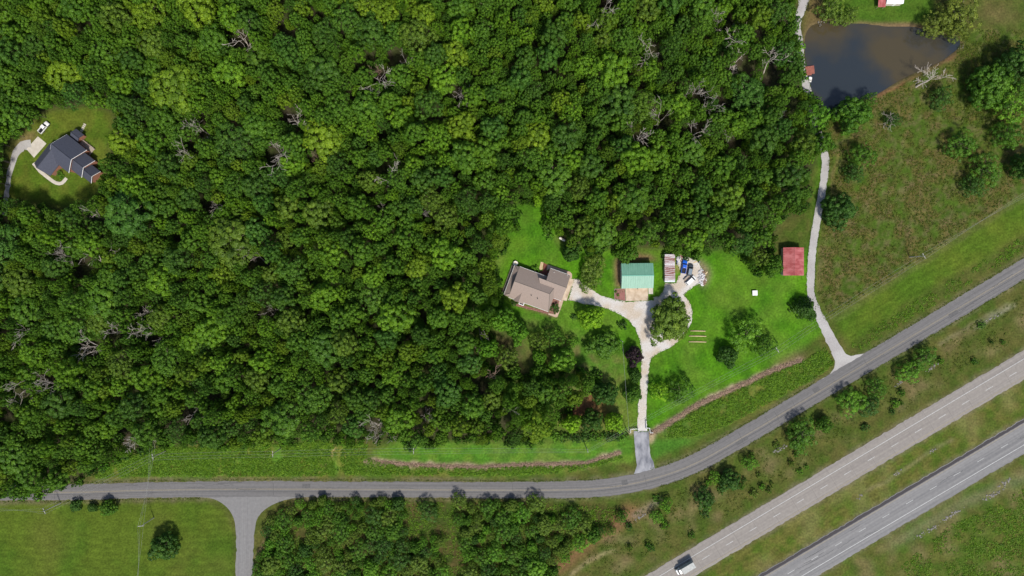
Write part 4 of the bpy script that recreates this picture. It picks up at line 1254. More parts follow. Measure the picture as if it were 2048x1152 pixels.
MB().box(3.82, 3.97, -1.0, 1.0, 0.45, 0.7).build('bumper', M['black'], o)

# ------------------------------------------------------------------ yard objects
# propane tank
c = P(1124.5, 478.3, 0.8)
tk = empty('propane_tank', (c.x, c.y, 0), math.atan2(-6.6, 12.7), 'cream propane tank at the edge of the back lawn', 'tank')
prof = [(-1.45, 0.05), (-1.38, 0.28), (-1.2, 0.43), (-0.9, 0.5), (0.9, 0.5), (1.2, 0.43), (1.38, 0.28), (1.45, 0.05)]
MB().tube([(x, 0, 0.8) for x, _ in prof], [r_ for _, r_ in prof], 18).build('cylinder', M['tank'], tk, True)
MB().tube([(0, 0, 1.27), (0, 0, 1.45), (0, 0, 1.52)], [0.2, 0.2, 0.1], 12).build('valve_dome', M['wood'], tk)
for x in (-0.8, 0.8):
    MB().box(x - 0.1, x + 0.1, -0.35, 0.35, 0, 0.42).build('foot', M['concrete_pale'], tk)
# white well house
c = P(1510, 586, 0.9)
wh = empty('well_house', (c.x, c.y, 0), R(2), 'small square white well cover alone on the east lawn', 'well cover')
MB().box(-0.85, 0.85, -0.85, 0.85, -0.2, 0.8).build('box', M['siding'], wh)
bevel(MB().box(-1.0, 1.0, -1.0, 1.0, 0.8, 0.95).build('lid', M['white'], wh), 0.04, 2)
# timbers on the lawn
for k, (x0, x1, y) in enumerate(((1381, 1411, 661.7), (1378, 1412.6, 672), (1377.5, 1412.6, 683.4))):
    a, b_ = P(x0, y, 0.2), P(x1, y + 0.6, 0.2)
    lab = ('northernmost', 'middle', 'southernmost')[k]
    tag(MB().tube([a, (a + b_) / 2 + Vector((0, 0.05, 0)), b_], [0.19, 0.2, 0.17], 8).build('timber', M['wood_tan'], None, True, (0, 0, -0.02)),
        lab + ' of three tan timbers lying across the lawn', 'timber', 'timbers on the lawn')


# white gate wings
def fence(label, pts):
    o_ = empty('gate_wing', P(*pts[0]), 0, label, 'fence', 'white gate wings')
    loc = [P(*p) - P(*pts[0]) for p in pts]
    for a, b_ in zip(loc[:-1], loc[1:]):
        for z_ in (0.45, 0.8, 1.15):
            MB().tube([a + Vector((0, 0, z_)), b_ + Vector((0, 0, z_))], 0.085, 6).build('rail', M['white'], o_)
    for q in loc:
        MB().tube([q, q + Vector((0, 0, 1.35))], 0.13, 8).build('post', M['white'], o_)


fence('white pipe gate wing with power line pole side at the driveway mouth', [(1260.2, 864), (1260.2, 858), (1268, 857), (1275.7, 856.8), (1276.4, 861)])
fence('white pipe gate wing beside the brown brush bank', [(1291.2, 841), (1292, 857), (1293.5, 855), (1298.2, 855.5), (1299.5, 864.5), (1304.5, 864.5)])
# garden bed frame by the barn
gb = empty('garden_bed', P(1240, 590), 0, 'framed vegetable bed with young plants beside the barn apron', 'garden bed')
gl = lambda px, py: P(px, py) - P(1240, 590)
q = [gl(1229, 578), gl(1250, 577), gl(1251, 602), gl(1229, 598)]
MB().add([p + Vector((0, 0, 0.03)) for p in q], [(3, 2, 1, 0)]).build('soil', M['mulch'], gb)
for a, b_ in zip(q, q[1:] + q[:1]):
    MB().tube([a + Vector((0, 0, 0.12)), b_ + Vector((0, 0, 0.12))], 0.1, 4).build('board', M['wood'], gb)
q = [gl(1239, 586), gl(1250, 584), gl(1250.6, 601), gl(1238, 598)]
MB().add([p + Vector((0, 0, 0.05)) for p in q], [(3, 2, 1, 0)]).build('mulch', mk('red_mulch', (0.20, 0.085, 0.075), (0.28, 0.13, 0.11), 3, 0.95), gb)
# dock and pedal boat
dk = empty('dock', P(1620, 141), R(5), 'red-brown plank dock on the west bank of the pond', 'dock')
for k in range(12):
    x0 = -1.9 + k * 0.3
    MB().box(x0, x0 + 0.27, -1.9 + (0.5 if k > 7 else 0), 1.6 + 0.02 * k, 0.1, 0.17 + 0.008 * (k % 2)).build('plank', M['red_wood'], dk)
for x in (-1.6, 1.5):
    for y in (-1.4, 1.5):
        MB().tube([(x, y, -1.5), (x, y, 0.098)], 0.1, 8).build('pile', M['wood'], dk)
pb = empty('pedal_boat', (P(1620.8, 158.5).x, P(1620.8, 158.5).y, -0.42), R(78), 'small white pedal boat moored beside the dock', 'boat')
bevel(MB().loft([(-1.0, 0.62, -0.15, 0.28, 0.1), (0.7, 0.66, -0.15, 0.3, 0.1), (1.05, 0.45, 0.0, 0.26, 0.1)]).build('hull', M['white'], pb), 0.03, 2)
for s_ in (-1, 1):
    MB().box(-0.55, -0.05, s_ * 0.3 - 0.2, s_ * 0.3 + 0.2, 0.31, 0.42).build('seat', M['siding'], pb)
    MB().box(-0.66, -0.56, s_ * 0.3 - 0.2, s_ * 0.3 + 0.2, 0.31, 0.75).build('backrest', M['siding'], pb)


def stone_mesh(name, seed, mat, r=1.0):
    rr = random.Random(seed)
    bm = bmesh.new()
    bmesh.ops.create_icosphere(bm, subdivisions=1, radius=r)
    for v in bm.verts:
        v.co *= rr.uniform(0.65, 1.15)
        v.co.z *= 0.7
    me_ = bpy.data.meshes.new(name)
    bm.to_mesh(me_)
    bm.free()
    me_.materials.append(mat)
    return me_


# rubble heaps by the parked cars
stones = [stone_mesh('chunk', k, M['rubble']) for k in range(4)]
browns = [stone_mesh('chunk', 20 + k, M['dead_red']) for k in range(3)]
for (cx, cy, rx, ry, n_, lab) in ((1404, 555, 7.5, 17, 120, 'long heap of whitish rubble and brush past the parked vehicles'), (1358, 516.5, 5, 5.5, 36, 'small white heap behind the rusty shed')):
    hp = empty('rubble_heap', P(cx, cy), 0, lab, 'heap', 'rubble heaps')
    for k in range(n_):
        a, d = random.uniform(0, 6.28), math.sqrt(random.random())
        x, y = rx * d * math.cos(a) * S, ry * d * math.sin(a) * S
        x += 0.35 * y * -0.25
        br = (math.cos(a) > 0.25 and d > 0.45 and random.random() < 0.75)
        q = link('chunk', random.choice(browns if br else stones), hp, (x, y, 0.1 + 0.75 * (1 - d) * random.random()), (random.uniform(0, 6), random.uniform(0, 6), random.uniform(0, 6)))
        s_ = random.uniform(0.22, 0.6)
        q.scale = (s_, s_ * random.uniform(0.7, 1.3), s_ * 0.8)


# ------------------------------------------------------------------ poles and power lines
def pole(px, py, rz, label, h=10.0, arm=2.4, mat='pale_pole'):
    """px, py is where the cross-arm shows"""
    c_ = P(px, py, h - 0.5)
    o_ = empty('utility_pole', (c_.x, c_.y, 0), rz, label, 'pole', 'utility poles')
    MB().tube([(0, 0, -0.5), (0, 0, h)], [0.19, 0.12], 8).build('post', M[mat], o_)
    if arm:
        MB().box(-0.09, 0.09, -arm / 2, arm / 2, h - 0.6, h - 0.4).build('crossarm', M[mat], o_)
        for y in (-arm / 2 + 0.1, 0, arm / 2 - 0.1):
            MB().tube([(0.0, y, h - 0.4 if y else h), (0, y, h - 0.15 if y else h + 0.25)], 0.06, 6).build('insulator', M['insulator'], o_)
        MB().tube([(0.16, 0, h - 1.2), (0.16, 0, h - 0.2)], 0.02, 4).build('bracket', M['rim'], o_)
    return [o_.matrix_basis @ Vector((0, y, h - 0.13 if y else h + 0.27)) for y in (-arm / 2 + 0.1, 0, arm / 2 - 0.1)]


def span(A, B, label, r_=0.022, sag=0.9, which=(0, 1, 2)):
    for i in which:
        a, b_ = A[i % len(A)], B[i % len(B)]
        pts = [a.lerp(b_, t_ / 12) - Vector((0, 0, sag * 4 * (t_ / 12) * (1 - t_ / 12))) for t_ in range(13)]
        tag(MB().tube(pts, r_, 4).build('power_line', M['wire'], None, True), label, 'wire', 'power lines')


pA = pole(305.5, 914, R(10), 'utility pole with crossarm where the lines bend at the woodland edge')
pB = pole(545.4, 908, R(0), 'pale utility pole among tall weeds west of the mown strip')
pC = pole(827, 902, R(0), 'pale utility pole at the wood edge on the mown strip')
pD = pole(1175.6, 902, R(8), 'utility pole on the mown strip near the driveway entrance', 9, 1.4)
pE = pole(1555, 700, R(30), 'utility pole east of the lawn beside the weedy bank')
pF = pole(1848, 512, R(31), 'utility pole with braced crossarm between rough field and mown verge')
pG = pole(88.5, 1022, R(25), 'utility pole at the corner of the mown farm field', 10)
pH = pole(282, 1052, R(95), 'utility pole in the mown farm field near the round tree', 10)
EL = [P(-60, 1012, 9.8), P(-60, 1020, 9.8), P(-60, 1028, 9.8)]
span(pG, EL, 'power lines crossing the mown farm field westward')
span(pG, pA, 'power lines crossing the road from farm field to woodland edge')
span(pA, pB, 'power lines over the tall weeds west of the mown strip')
span(pB, pC, 'power lines between the poles in the weeds and at the wood edge')
span(pC, pD, 'power lines along the mown strip below the wood')
span(pD, pE, 'power lines passing over the driveway entrance and lawn', sag=1.4)
span(pE, pF, 'power lines crossing the pale lane', sag=1.4)
span(pF, [P(2100, 352, 10), P(2103, 358, 10), P(2106, 364, 10)], 'power lines along the rough field edge to the east')
span(pH, [P(299, 890, 9), P(305, 890, 9.5), P(311, 891, 9)], 'power lines from the farm field pole north over the road')
span(pH, [P(262, 1220, 9.8), P(268, 1220, 10), P(274, 1220, 9.8)], 'power lines running south over the mown farm field')
pS = pole(1245, 683, 0, 'slim service pole standing on the lawn west of the driveway', 7.5, 0)
lmp = P(1245, 683, 7.6)
span([lmp], [P(1258.5, 864, 8.2)], 'single service wire strung along the west side of the driveway', 0.04, 0.5, (0,))
pole(1259, 866, 0, 'slim service pole beside the white gate wing', 8.5, 0)


# ------------------------------------------------------------------ vegetation
def leaf_geo(pos, nrm, size, asp, rg):
    """rhombic leaves: (n,3) positions and normals -> verts, faces"""
    n = len(pos)
    nrm = nrm / np.linalg.norm(nrm, axis=1, keepdims=True)
    r_ = rg.normal(size=(n, 3))
    a = np.cross(nrm, r_)
    a /= np.linalg.norm(a, axis=1, keepdims=True) + 1e-9
    b_ = np.cross(nrm, a)
    s_ = size[:, None]
    lift = nrm * s_ * 0.18
    v = np.stack([pos - a * s_, pos - b_ * s_ * asp + lift, pos + a * s_, pos + b_ * s_ * asp + lift], 1).reshape(-1, 3)
    f = np.arange(4 * n).reshape(n, 4)
    return v, f


def leaf_mesh(name, v, f, tint, mat):
    me_ = bpy.data.meshes.new(name)
    n = len(f)
    me_.vertices.add(len(v))
    me_.vertices.foreach_set('co', v.astype(np.float32).ravel())
    me_.loops.add(4 * n)
    me_.loops.foreach_set('vertex_index', f.astype(np.int32).ravel())
    me_.polygons.add(n)
    me_.polygons.foreach_set('loop_start', np.arange(0, 4 * n, 4, dtype=np.int32))
    me_.update(calc_edges=True)
    at_ = me_.attributes.new('tint', 'FLOAT', 'FACE')
    at_.data.foreach_set('value', tint.astype(np.float32))
    me_.materials.append(mat)
    return me_


def crown_mesh(name, seed, mat, Rr=4.5, z0=8.0, z1=16.0, nclump=75, leaf=0.215, per=66, lobes=4, low=-0.35, cone=0.0, sparse=0.0, cs=1.0):
    """crown of lumpy clumps over an uneven dome; origin at the tree base"""
    rg = np.random.default_rng(seed)
    H = (z1 - z0) / (1 - low)
    zc = z1 - H
    lob = [(rg.uniform(0, 6.28), rg.uniform(0.04, 0.16), k + 2) for k in range(lobes)]
    cen = []
    tries = 0
    while len(cen) < nclump and tries < 9000:
        tries += 1
        z = rg.uniform(low, 1.0)
        a = rg.uniform(0, 6.283)
        out = 1 + sum(am * math.sin(k * a + ph) for ph, am, k in lob)
        if cone:
            rad = (1 - z) / (1 - low) * 1.1
        else:
            rad = math.sqrt(max(0, 1 - z * z))
        q = rg.uniform(0.80, 1.03) if rg.random() > 0.16 else rg.uniform(0.35, 0.75)
        p = np.array([Rr * out * rad * q * math.cos(a), Rr * out * rad * q * math.sin(a), zc + H * z * q])
        if all(np.linalg.norm(p - c_) > Rr * 0.21 * cs for c_, _ in cen) or tries > 6000:
            cen.append((p, rg.uniform(0.14, 0.215) * Rr * cs))
    P_, N_, S_, T_ = [], [], [], []
    ctr = np.array([0, 0, zc - 0.2 * H])
    for c_, rc in cen:
        n = int(per * (rc / (0.18 * Rr)) ** 2 * (1 - sparse))
        o_ = (c_ - ctr) / np.linalg.norm(c_ - ctr)
        d = rg.normal(size=(n, 3))
        d /= np.linalg.norm(d, axis=1, keepdims=True)
        d = d + o_ * 0.75 + np.array([0, 0, 0.25])
        d /= np.linalg.norm(d, axis=1, keepdims=True)
        P_.append(c_ + d * rc * rg.uniform(0.7, 1.08, (n, 1)) * np.array([1, 1, 0.85]))
        N_.append(d + rg.normal(size=(n, 3)) * 0.28)
        S_.append(rg.uniform(0.7, 1.3, n) * leaf)
        T_.append(np.clip(rg.normal(0.47, 0.15) + rg.normal(0, 0.09, n), 0, 1))
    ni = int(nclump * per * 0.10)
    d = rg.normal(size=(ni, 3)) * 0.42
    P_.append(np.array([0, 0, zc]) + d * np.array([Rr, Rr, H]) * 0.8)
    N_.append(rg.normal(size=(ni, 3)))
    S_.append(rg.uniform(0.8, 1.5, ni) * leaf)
    T_.append(np.full(ni, 0.3))  # inner leaves tinted darker, shade between the clumps put into their colour
    v, f = leaf_geo(np.concatenate(P_), np.concatenate(N_), np.concatenate(S_), 0.72, rg)
    return leaf_mesh(name, v, f, np.concatenate(T_), mat)


def trunk_mesh(name, seed, z0, z1, Rr, rad=0.28):
    rr = random.Random(seed)
    mb = MB()
    zt = z0 + (z1 - z0) * 0.55
    mb.tube([(0, 0, -0.4), (rr.uniform(-.1, .1), rr.uniform(-.1, .1), z0 * 0.6), (rr.uniform(-.3, .3), rr.uniform(-.3, .3), zt)], [rad * 1.2, rad * 0.9, rad * 0.35], 7)
    for k in range(6):
        a = k * 1.05 + rr.uniform(-0.4, 0.4)
        zb = z0 * 0.75 + (zt - z0 * 0.75) * rr.uniform(0.1, 0.8)
        e = Rr * rr.uniform(0.55, 0.85)
        mb.tube([(0, 0, zb), (e * 0.5 * math.cos(a), e * 0.5 * math.sin(a), zb + 0.3 * (z1 - zb)), (e * math.cos(a), e * math.sin(a), zb + 0.6 * (z1 - zb))], [rad * 0.5, rad * 0.32, rad * 0.1], 5)
    return mb.mesh(name, M['bark'])


# kinds of crown: closed-forest, open-grown, shrub, conifer
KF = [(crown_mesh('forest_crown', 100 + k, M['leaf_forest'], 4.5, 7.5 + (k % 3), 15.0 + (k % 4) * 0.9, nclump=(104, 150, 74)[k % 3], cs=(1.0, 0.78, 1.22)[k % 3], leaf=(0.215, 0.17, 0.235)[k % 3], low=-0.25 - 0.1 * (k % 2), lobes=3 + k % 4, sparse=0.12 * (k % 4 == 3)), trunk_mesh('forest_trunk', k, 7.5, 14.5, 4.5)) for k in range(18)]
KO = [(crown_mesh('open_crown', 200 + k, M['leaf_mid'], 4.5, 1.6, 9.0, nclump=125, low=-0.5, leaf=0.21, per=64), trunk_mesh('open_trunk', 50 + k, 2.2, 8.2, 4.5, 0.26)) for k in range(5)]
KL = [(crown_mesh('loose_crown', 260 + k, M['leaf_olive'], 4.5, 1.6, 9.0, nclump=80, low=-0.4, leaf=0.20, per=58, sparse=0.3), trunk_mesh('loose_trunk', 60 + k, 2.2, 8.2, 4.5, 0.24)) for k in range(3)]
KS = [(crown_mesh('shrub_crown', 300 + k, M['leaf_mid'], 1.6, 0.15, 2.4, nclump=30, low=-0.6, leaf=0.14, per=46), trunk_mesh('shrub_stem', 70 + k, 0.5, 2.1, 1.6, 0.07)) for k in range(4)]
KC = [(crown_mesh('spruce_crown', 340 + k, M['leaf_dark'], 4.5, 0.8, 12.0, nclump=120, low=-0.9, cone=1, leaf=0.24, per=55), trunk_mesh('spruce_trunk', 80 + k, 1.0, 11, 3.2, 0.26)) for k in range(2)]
HT = {'F': 15.8, 'O': 9.0, 'L': 9.0, 'S': 2.4, 'C': 12.0}
KIND = {'F': KF, 'O': KO, 'L': KL, 'S': KS, 'C': KC}
_cnt = [0]


def reach(me_):
    """radius that holds 94 of 100 leaves"""
    a = np.empty(len(me_.vertices) * 3, np.float32)
    me_.vertices.foreach_get('co', a)
    a = a.reshape(-1, 3)
    return float(np.percentile(np.hypot(a[:, 0], a[:, 1]), 95))


REACH = {k: [reach(c_[0]) for c_ in v] for k, v in KIND.items()}


def tree(px, py, dia, h, kind, mat, label, cat='tree', name=None, group=None, asp=1.0, loc=None):
    """one tree; px, py, dia describe where and how wide its crown shows in the photograph"""
    ki = _cnt[0] % len(KIND[kind])
    k = KIND[kind][ki]
    _cnt[0] += 1
    c_ = P(px, py, h * 0.62)
    r_ = dia / 2 * S * (CAMH - h * 0.62) / CAMH
    o_ = empty(name or ('shrub' if kind == 'S' else 'tree'), (c_.x, c_.y, 0), random.uniform(0, 6.28), label, cat, group)
    sx_ = r_ / REACH[kind][ki]
    o_.scale = (sx_, sx_ * asp, h / HT[kind])
    if asp != 1.0:
        o_.rotation_euler.z = random.uniform(-0.15, 0.15)
    link('stem' if kind == 'S' else 'trunk', k[1], o_)
    cr_ = link('foliage' if kind == 'S' else 'crown', k[0], o_)
    if mat:
        cr_.material_slots[0].link = 'OBJECT'
        cr_.material_slots[0].material = M[mat]
    return o_


HAND = [
    (1183, 636, 52, 9, 'O', 'leaf_lime', 'bright lime-green tree on the lawn south of the gravel drive', 1.0),
    (1342, 641, 84, 10, 'O', 'leaf_olive', 'large olive-green tree filling the driveway loop', 1.15),
    (1208, 690, 68, 6.5, 'O', 'leaf_mid', 'broad mid-green tree beside the service pole on the lawn', 0.85),
    (1270, 712, 38, 7, 'O', 'leaf_purple', 'dark purple-leaved tree beside the gravel driveway', 1.1),
    (1271, 752, 28, 5, 'O', 'leaf_dark', 'small dark tree just south of the purple-leaved tree', 1.0),
    (1266, 789, 38, 6, 'O', 'leaf_mid', 'rounded tree on the driveway edge between purple tree and gate', 1.0),
    (1126, 722, 58, 10, 'O', 'leaf_bright', 'clumpy bright green tree in the middle of the south lawn', 0.9),
    (1145, 685, 26, 5, 'L', 'leaf_bright', 'small loose young tree on the south lawn', 1.0),
    (1108, 676, 46, 9, 'L', 'leaf_mid', 'thin-crowned tree south of the house, eastern one of a touching pair', 1.0),
    (1076, 682, 42, 9, 'L', 'leaf_olive', 'thin olive tree south of the house, western one of a touching pair', 1.0),
    (1210, 788, 54, 9, 'O', 'leaf_dark', 'dark round tree above the red bare soil', 1.0),
    (1144, 848, 40, 8, 'O', 'leaf_lime', 'lime-tinged round tree at the west end of the planted row', 1.0),
    (1184, 842, 48, 9, 'O', 'leaf_dark', 'dark round tree in the middle of the planted row', 1.0),
    (1229, 845, 43, 8, 'O', 'leaf_lime', 'lime-green round tree at the east end of the planted row', 1.0),
    (1079, 714, 32, 8, 'O', 'leaf_bright', 'small round bright tree south of the thin olive tree', 1.0),
    (1078, 743, 38, 8, 'O', 'leaf_mid', 'small mid-green tree west of the clumpy bright tree', 1.0),
    (1015, 718, 54, 10, 'L', 'leaf_olive', 'sparse olive tree at the shady clearing edge', 1.0),
    (1028, 748, 32, 8, 'O', 'leaf_mid', 'small mid-green tree south of the sparse olive tree', 1.0),
    (1036, 664, 46, 11, 'O', 'leaf_bright', 'bright tree just east of the big light crown by the house', 1.15),
    (1006, 640, 58, 13, 'O', 'leaf_bright', 'big light green crown at the wood edge southwest of the house', 1.0),
    (975, 697, 46, 13, 'O', 'leaf_bright', 'light crown jutting into the shady clearing', 1.0),
    (1495, 668, 74, 9, 'L', 'leaf_bright', 'wide spreading tree on the east lawn', 1.0),
    (1532, 690, 52, 9, 'L', 'leaf_mid', 'spreading tree touching the wide tree on the east lawn', 1.0),
    (1457, 712, 46, 7, 'O', 'leaf_dark', 'dark compact tree southwest of the wide east-lawn tree', 1.0),
    (1362, 783, 58, 8, 'L', 'leaf_mid', 'mid-green tree on the lawn south of the loop, eastern of a pair', 1.0),
    (1322, 784, 44, 7, 'L', 'leaf_lime', 'lime-tinted tree by the driveway, western of a pair', 1.0),
    (1188, 538, 56, 6, 'L', 'leaf_olive', 'pale olive tree overhanging the drive between house and barn', 1.1),
    (1178, 566, 42, 6, 'L', 'leaf_olive', 'smaller olive tree over the drive beside the garage pad', 1.0),
    (1142, 505, 40, 8, 'O', 'leaf_dark', 'dark tree north of the garage wing', 1.0),
    (1078, 398, 28, 5, 'O', 'leaf_lime', 'bright yellow-green bush at the top of the back lawn', 1.0),
    (1256, 506, 44, 9, 'O', 'leaf_mid', 'mid-green tree overhanging the ground behind the barn', 1.0),
    (1615, 617, 54, 9, 'C', 'leaf_dark', 'dark evergreen standing over the pale lane', 1.0),
    (1680, 420, 70, 10, 'O', 'leaf_dark', 'dark tree overhanging the pale lane beside the rough field', 1.0),
    (1728, 310, 56, 9, 'L', 'leaf_mid', 'loose tree at the west side of the rough field', 1.0),
    (1708, 345, 44, 7, 'L', 'leaf_dark', 'darker loose tree just south of the rough-field tree', 1.0),
    (1925, 288, 64, 8, 'L', 'leaf_mid', 'loose rounded tree standing in the upper rough field', 1.0),
    (1975, 338, 70, 9, 'L', 'leaf_mid', 'spreading tree at the east side of the rough field', 1.0),
    (1948, 372, 50, 7, 'L', 'leaf_dark', 'low dark tree south of the spreading rough-field tree', 1.0),
    (1708, 226, 84, 11, 'O', 'leaf_mid', 'broad green tree on the south bank of the pond', 0.85),
    (1740, 200, 34, 7, 'L', 'leaf_mid', 'small tree beside the broad pond-bank tree', 1.0),
    (1632, 232, 64, 12, 'L', 'leaf_bright', 'lighter tree overhanging the lane at the pond corner', 1.0),
    (1645, 285, 46, 10, 'O', 'leaf_mid', 'tree leaning over the lane below the pond', 1.0),
    (1885, 195, 50, 7, 'L', 'leaf_dark', 'dark grey-green tree east of the bare tree by the pond', 1.0),
    (1790, 240, 34, 6, 'L', 'leaf_dark', 'small dark tree with bare twigs in the field south of the pond', 1.0),
    (1925, 25, 90, 11, 'L', 'leaf_yellow', 'large yellowish tree on the northeast bank of the pond', 1.0),
    (1875, 45, 60, 9, 'L', 'leaf_yellow', 'yellowish tree hanging over the water at the pond corner', 1.0),
    (1915, 60, 48, 8, 'L', 'leaf_yellow', 'small yellowish tree at the east tip of the pond', 1.0),
    (1665, 18, 62, 9, 'L', 'leaf_olive', 'olive tree on the northwest bank of the pond', 1.0),
    (1700, 30, 38, 7, 'L', 'leaf_olive', 'small olive tree beside the northwest pond-bank tree', 1.0),
    (1985, 168, 90, 12, 'O', 'leaf_mid', 'wide green tree in the thicket east of the pond', 1.0),
    (2030, 205, 90, 13, 'L', 'leaf_bright', 'large light tree at the east end of the thicket', 1.0),
    (2035, 130, 80, 13, 'O', 'leaf_dark', 'dark tree in the thicket beyond the wide green tree', 1.0),
    (2020, 270, 60, 10, 'L', 'leaf_mid', 'tree at the south side of the eastern thicket', 1.0),
    (2055, 330, 60, 10, 'O', 'leaf_dark', 'dark tree at the far edge of the rough field', 1.0),
    (1520, 512, 44, 9, 'L', 'leaf_olive', 'olive tree at the wood corner above the east lawn', 1.0),
    (1548, 530, 40, 9, 'O', 'leaf_mid', 'tree overhanging the red shed roof', 1.15),
    (326, 1096, 62, 8, 'O', 'leaf_dark', 'round dark tree standing alone in the mown farm field', 0.9),
    (214, 1018, 34, 5, 'O', 'leaf_mid', 'small round tree on the roadside of the farm field', 1.0),
    (150, 1012, 26, 3, 'O', 'leaf_dark', 'low dark bush on the roadside near the farm field pole', 1.0),
    (184, 1016, 20, 3, 'O', 'leaf_dark', 'lowest dark bush between the roadside tree and bush', 1.0),
    (1606, 872, 64, 8, 'L', 'leaf_mid', 'largest leafy tree on the slope between the two roads', 1.15),
    (1500, 927, 34, 5, 'L', 'leaf_bright', 'small bright tree on the slope between the two roads', 1.0),
    (1460, 962, 46, 6, 'O', 'leaf_dark', 'dark rounded tree on the slope above the highway', 1.0),
    (1430, 955, 26, 4, 'L', 'leaf_bright', 'small bright tree beside the dark rounded slope tree', 1.0),
    (1410, 1000, 48, 6, 'L', 'leaf_dark', 'dark spreading tree low on the slope above the highway', 1.0),
    (1333, 1010, 30, 5, 'L', 'leaf_bright', 'small light tree near the road bend', 1.0),
    (1314, 1035, 30, 4, 'L', 'leaf_bright', 'small light tree below the one near the road bend', 1.0),
    (1650, 850, 34, 6, 'O', 'leaf_mid', 'green tree east of the largest slope tree', 1.0),
    (1706, 806, 60, 7, 'L', 'leaf_bright', 'bright spreading tree above the highway, in the middle of the slope', 1.0),
    (1755, 776, 44, 6, 'L', 'leaf_mid', 'mid-green tree east of the bright slope tree', 1.0),
    (1740, 812, 46, 5, 'L', 'leaf_dark', 'low dark tree below the bright slope tree', 1.0),
    (1820, 745, 56, 6, 'L', 'leaf_bright', 'broad bright tree at the east end of the slope thicket', 0.8),
    (1852, 716, 54, 6, 'L', 'leaf_mid', 'easternmost leafy tree of the slope thicket', 0.9),
]
for (px, py, d, h, kd, mt, lab, asp) in HAND:
    tree(px, py, d, h, kd, mt, lab, asp=asp)
SHR = [(1070, 540, 18, 1.8, 'leaf_bright', 'bright shrub against the back wall of the brown-roofed house'),
       (1110, 617, 21, 2.2, 'leaf_dark', 'rounded dark shrub in the courtyard bed'),
       (1245, 650, 22, 2.4, 'leaf_dark', 'small dark shrub on the lawn inside the driveway curve'),
       (1148, 634, 14, 1.4, 'leaf_dark', 'tiny dark shrub west of the lime-green tree'),
       (116, 345, 16, 1.2, 'leaf_mid', 'low shrub in the front bed of the dark-roofed house'),
       (108, 338, 12, 1.0, 'leaf_dark', 'tiny shrub by the front gable of the dark-roofed house'),
       (122, 354, 12, 1.0, 'leaf_bright', 'small light shrub beside the curved path'),
       (1232, 583, 6, 0.7, 'leaf_mid', 'young plant in the framed bed nearest the drive'),
       (1236, 590, 6, 0.8, 'leaf_bright', 'light young plant in the framed bed'),
       (1028, 606, 14, 1.3, 'leaf_dark', 'dark shrub in the mulch bed near the entry'),
       (1007, 588, 14, 1.5, 'leaf_dark', 'dark shrub at the front porch corner'),
       (1106, 545, 10, 1.0, 'leaf_dark', 'dark shrub by the grill behind the garage wing')]
for (px, py, d, h, mt, lab) in SHR:
    tree(px, py, d, h, 'S', mt, lab, 'shrub')
# clipped hedge line south of the planted row
for k, x in enumerate(range(1112, 1262, 15)):
    tree(x, 876 - k * 0.3 + random.uniform(-1, 1), 22, 2.2, 'S', random.choice(['leaf_dark', 'leaf_mid', 'leaf_dark', 'leaf_bright']), 'shrub in the ragged hedge below the planted row', 'shrub', 'hedge_shrub', 'hedge below the planted row')


# bare dead trees
def dead_mesh(seed, Rr=4.2, h=15):
    rr = random.Random(seed)
    nb = (rr.choice((3, 5, 6, 7)), rr.choice((2, 3, 4)), rr.choice((2, 3, 4)))
    lean = rr.uniform(0.02, 0.22)
    main, twig = MB(), MB()

    def grow_(p, d, ln, r_, lev):
        pts, rad = [p], [r_]
        for k in range(4):
            d = (d + Vector((rr.gauss(0, .16), rr.gauss(0, .16), rr.gauss(0.06, .1)))).normalized()
            p = p + d * ln / 4
            pts.append(p)
            rad.append(max(0.034, r_ * (1 - 0.2 * (k + 1))))
        (main if lev < 1 else twig).tube(pts, rad, 6 if lev < 1 else 4)
        if lev < 3:
            for k in range(nb[lev]):
                i = rr.randint(1, 4) if lev else rr.randint(2, 4)
                a = rr.uniform(0, 6.28)
                t_ = rr.uniform(0.5, 1.0)
                base = (pts[i] - pts[i - 1]).normalized()
                s1 = base.orthogonal().normalized()
                s2 = base.cross(s1)
                nd = (base * (1 - t_ * 0.45) + (s1 * math.cos(a) + s2 * math.sin(a)) * t_).normalized()
                grow_(pts[i], nd, ln * (0.50, 0.55, 0.6)[lev] * rr.uniform(0.7, 1.1), rad[i] * 0.6, lev + 1)
    grow_(Vector((0, 0, -0.3)), Vector((rr.gauss(0, lean), rr.gauss(0, lean), 1)), h * 0.66, 0.26, 0)
    return main.mesh('dead_trunk', M['dead_wood']), twig.mesh('dead_branches', M['dead_wood'])


KD = [dead_mesh(900 + k) for k in range(14)]
DEAD = [(480, 80, 62), (1208, 14, 40), (1308, 98, 46), (1487, 130, 54), (1545, 145, 52), (1398, 190, 40), (1445, 205, 30), (1330, 238, 40), (1282, 275, 48), (1392, 258, 48), (1468, 286, 40), (1580, 208, 34),
        (915, 188, 40), (740, 112, 34), (806, 116, 28), (765, 150, 44), (585, 236, 46), (408, 270, 36), (388, 296, 40), (547, 316, 50), (770, 335, 44), (626, 322, 26), (850, 428, 20), (757, 414, 16),
        (165, 542, 54), (185, 438, 36), (420, 410, 30), (508, 526, 44), (295, 622, 34), (230, 668, 36), (178, 697, 48), (312, 682, 44), (12, 655, 40), (98, 762, 36), (48, 782, 46), (22, 830, 40), (265, 880, 46),
        (375, 828, 40), (955, 662, 34), (968, 765, 46), (748, 848, 46), (840, 820, 30), (534, 625, 26), (1850, 165, 54), (1790, 232, 30), (1455, 50, 30), (1010, 835, 26), (125, 505, 30)]
WHERE = lambda x, y: ('in the wood north of the property' if y < 296 and x < 1600 else 'near the pond' if x > 1600 else 'in the west woods' if x < 525 else 'in the wood west of the brown-roofed house')
dead_xy = []
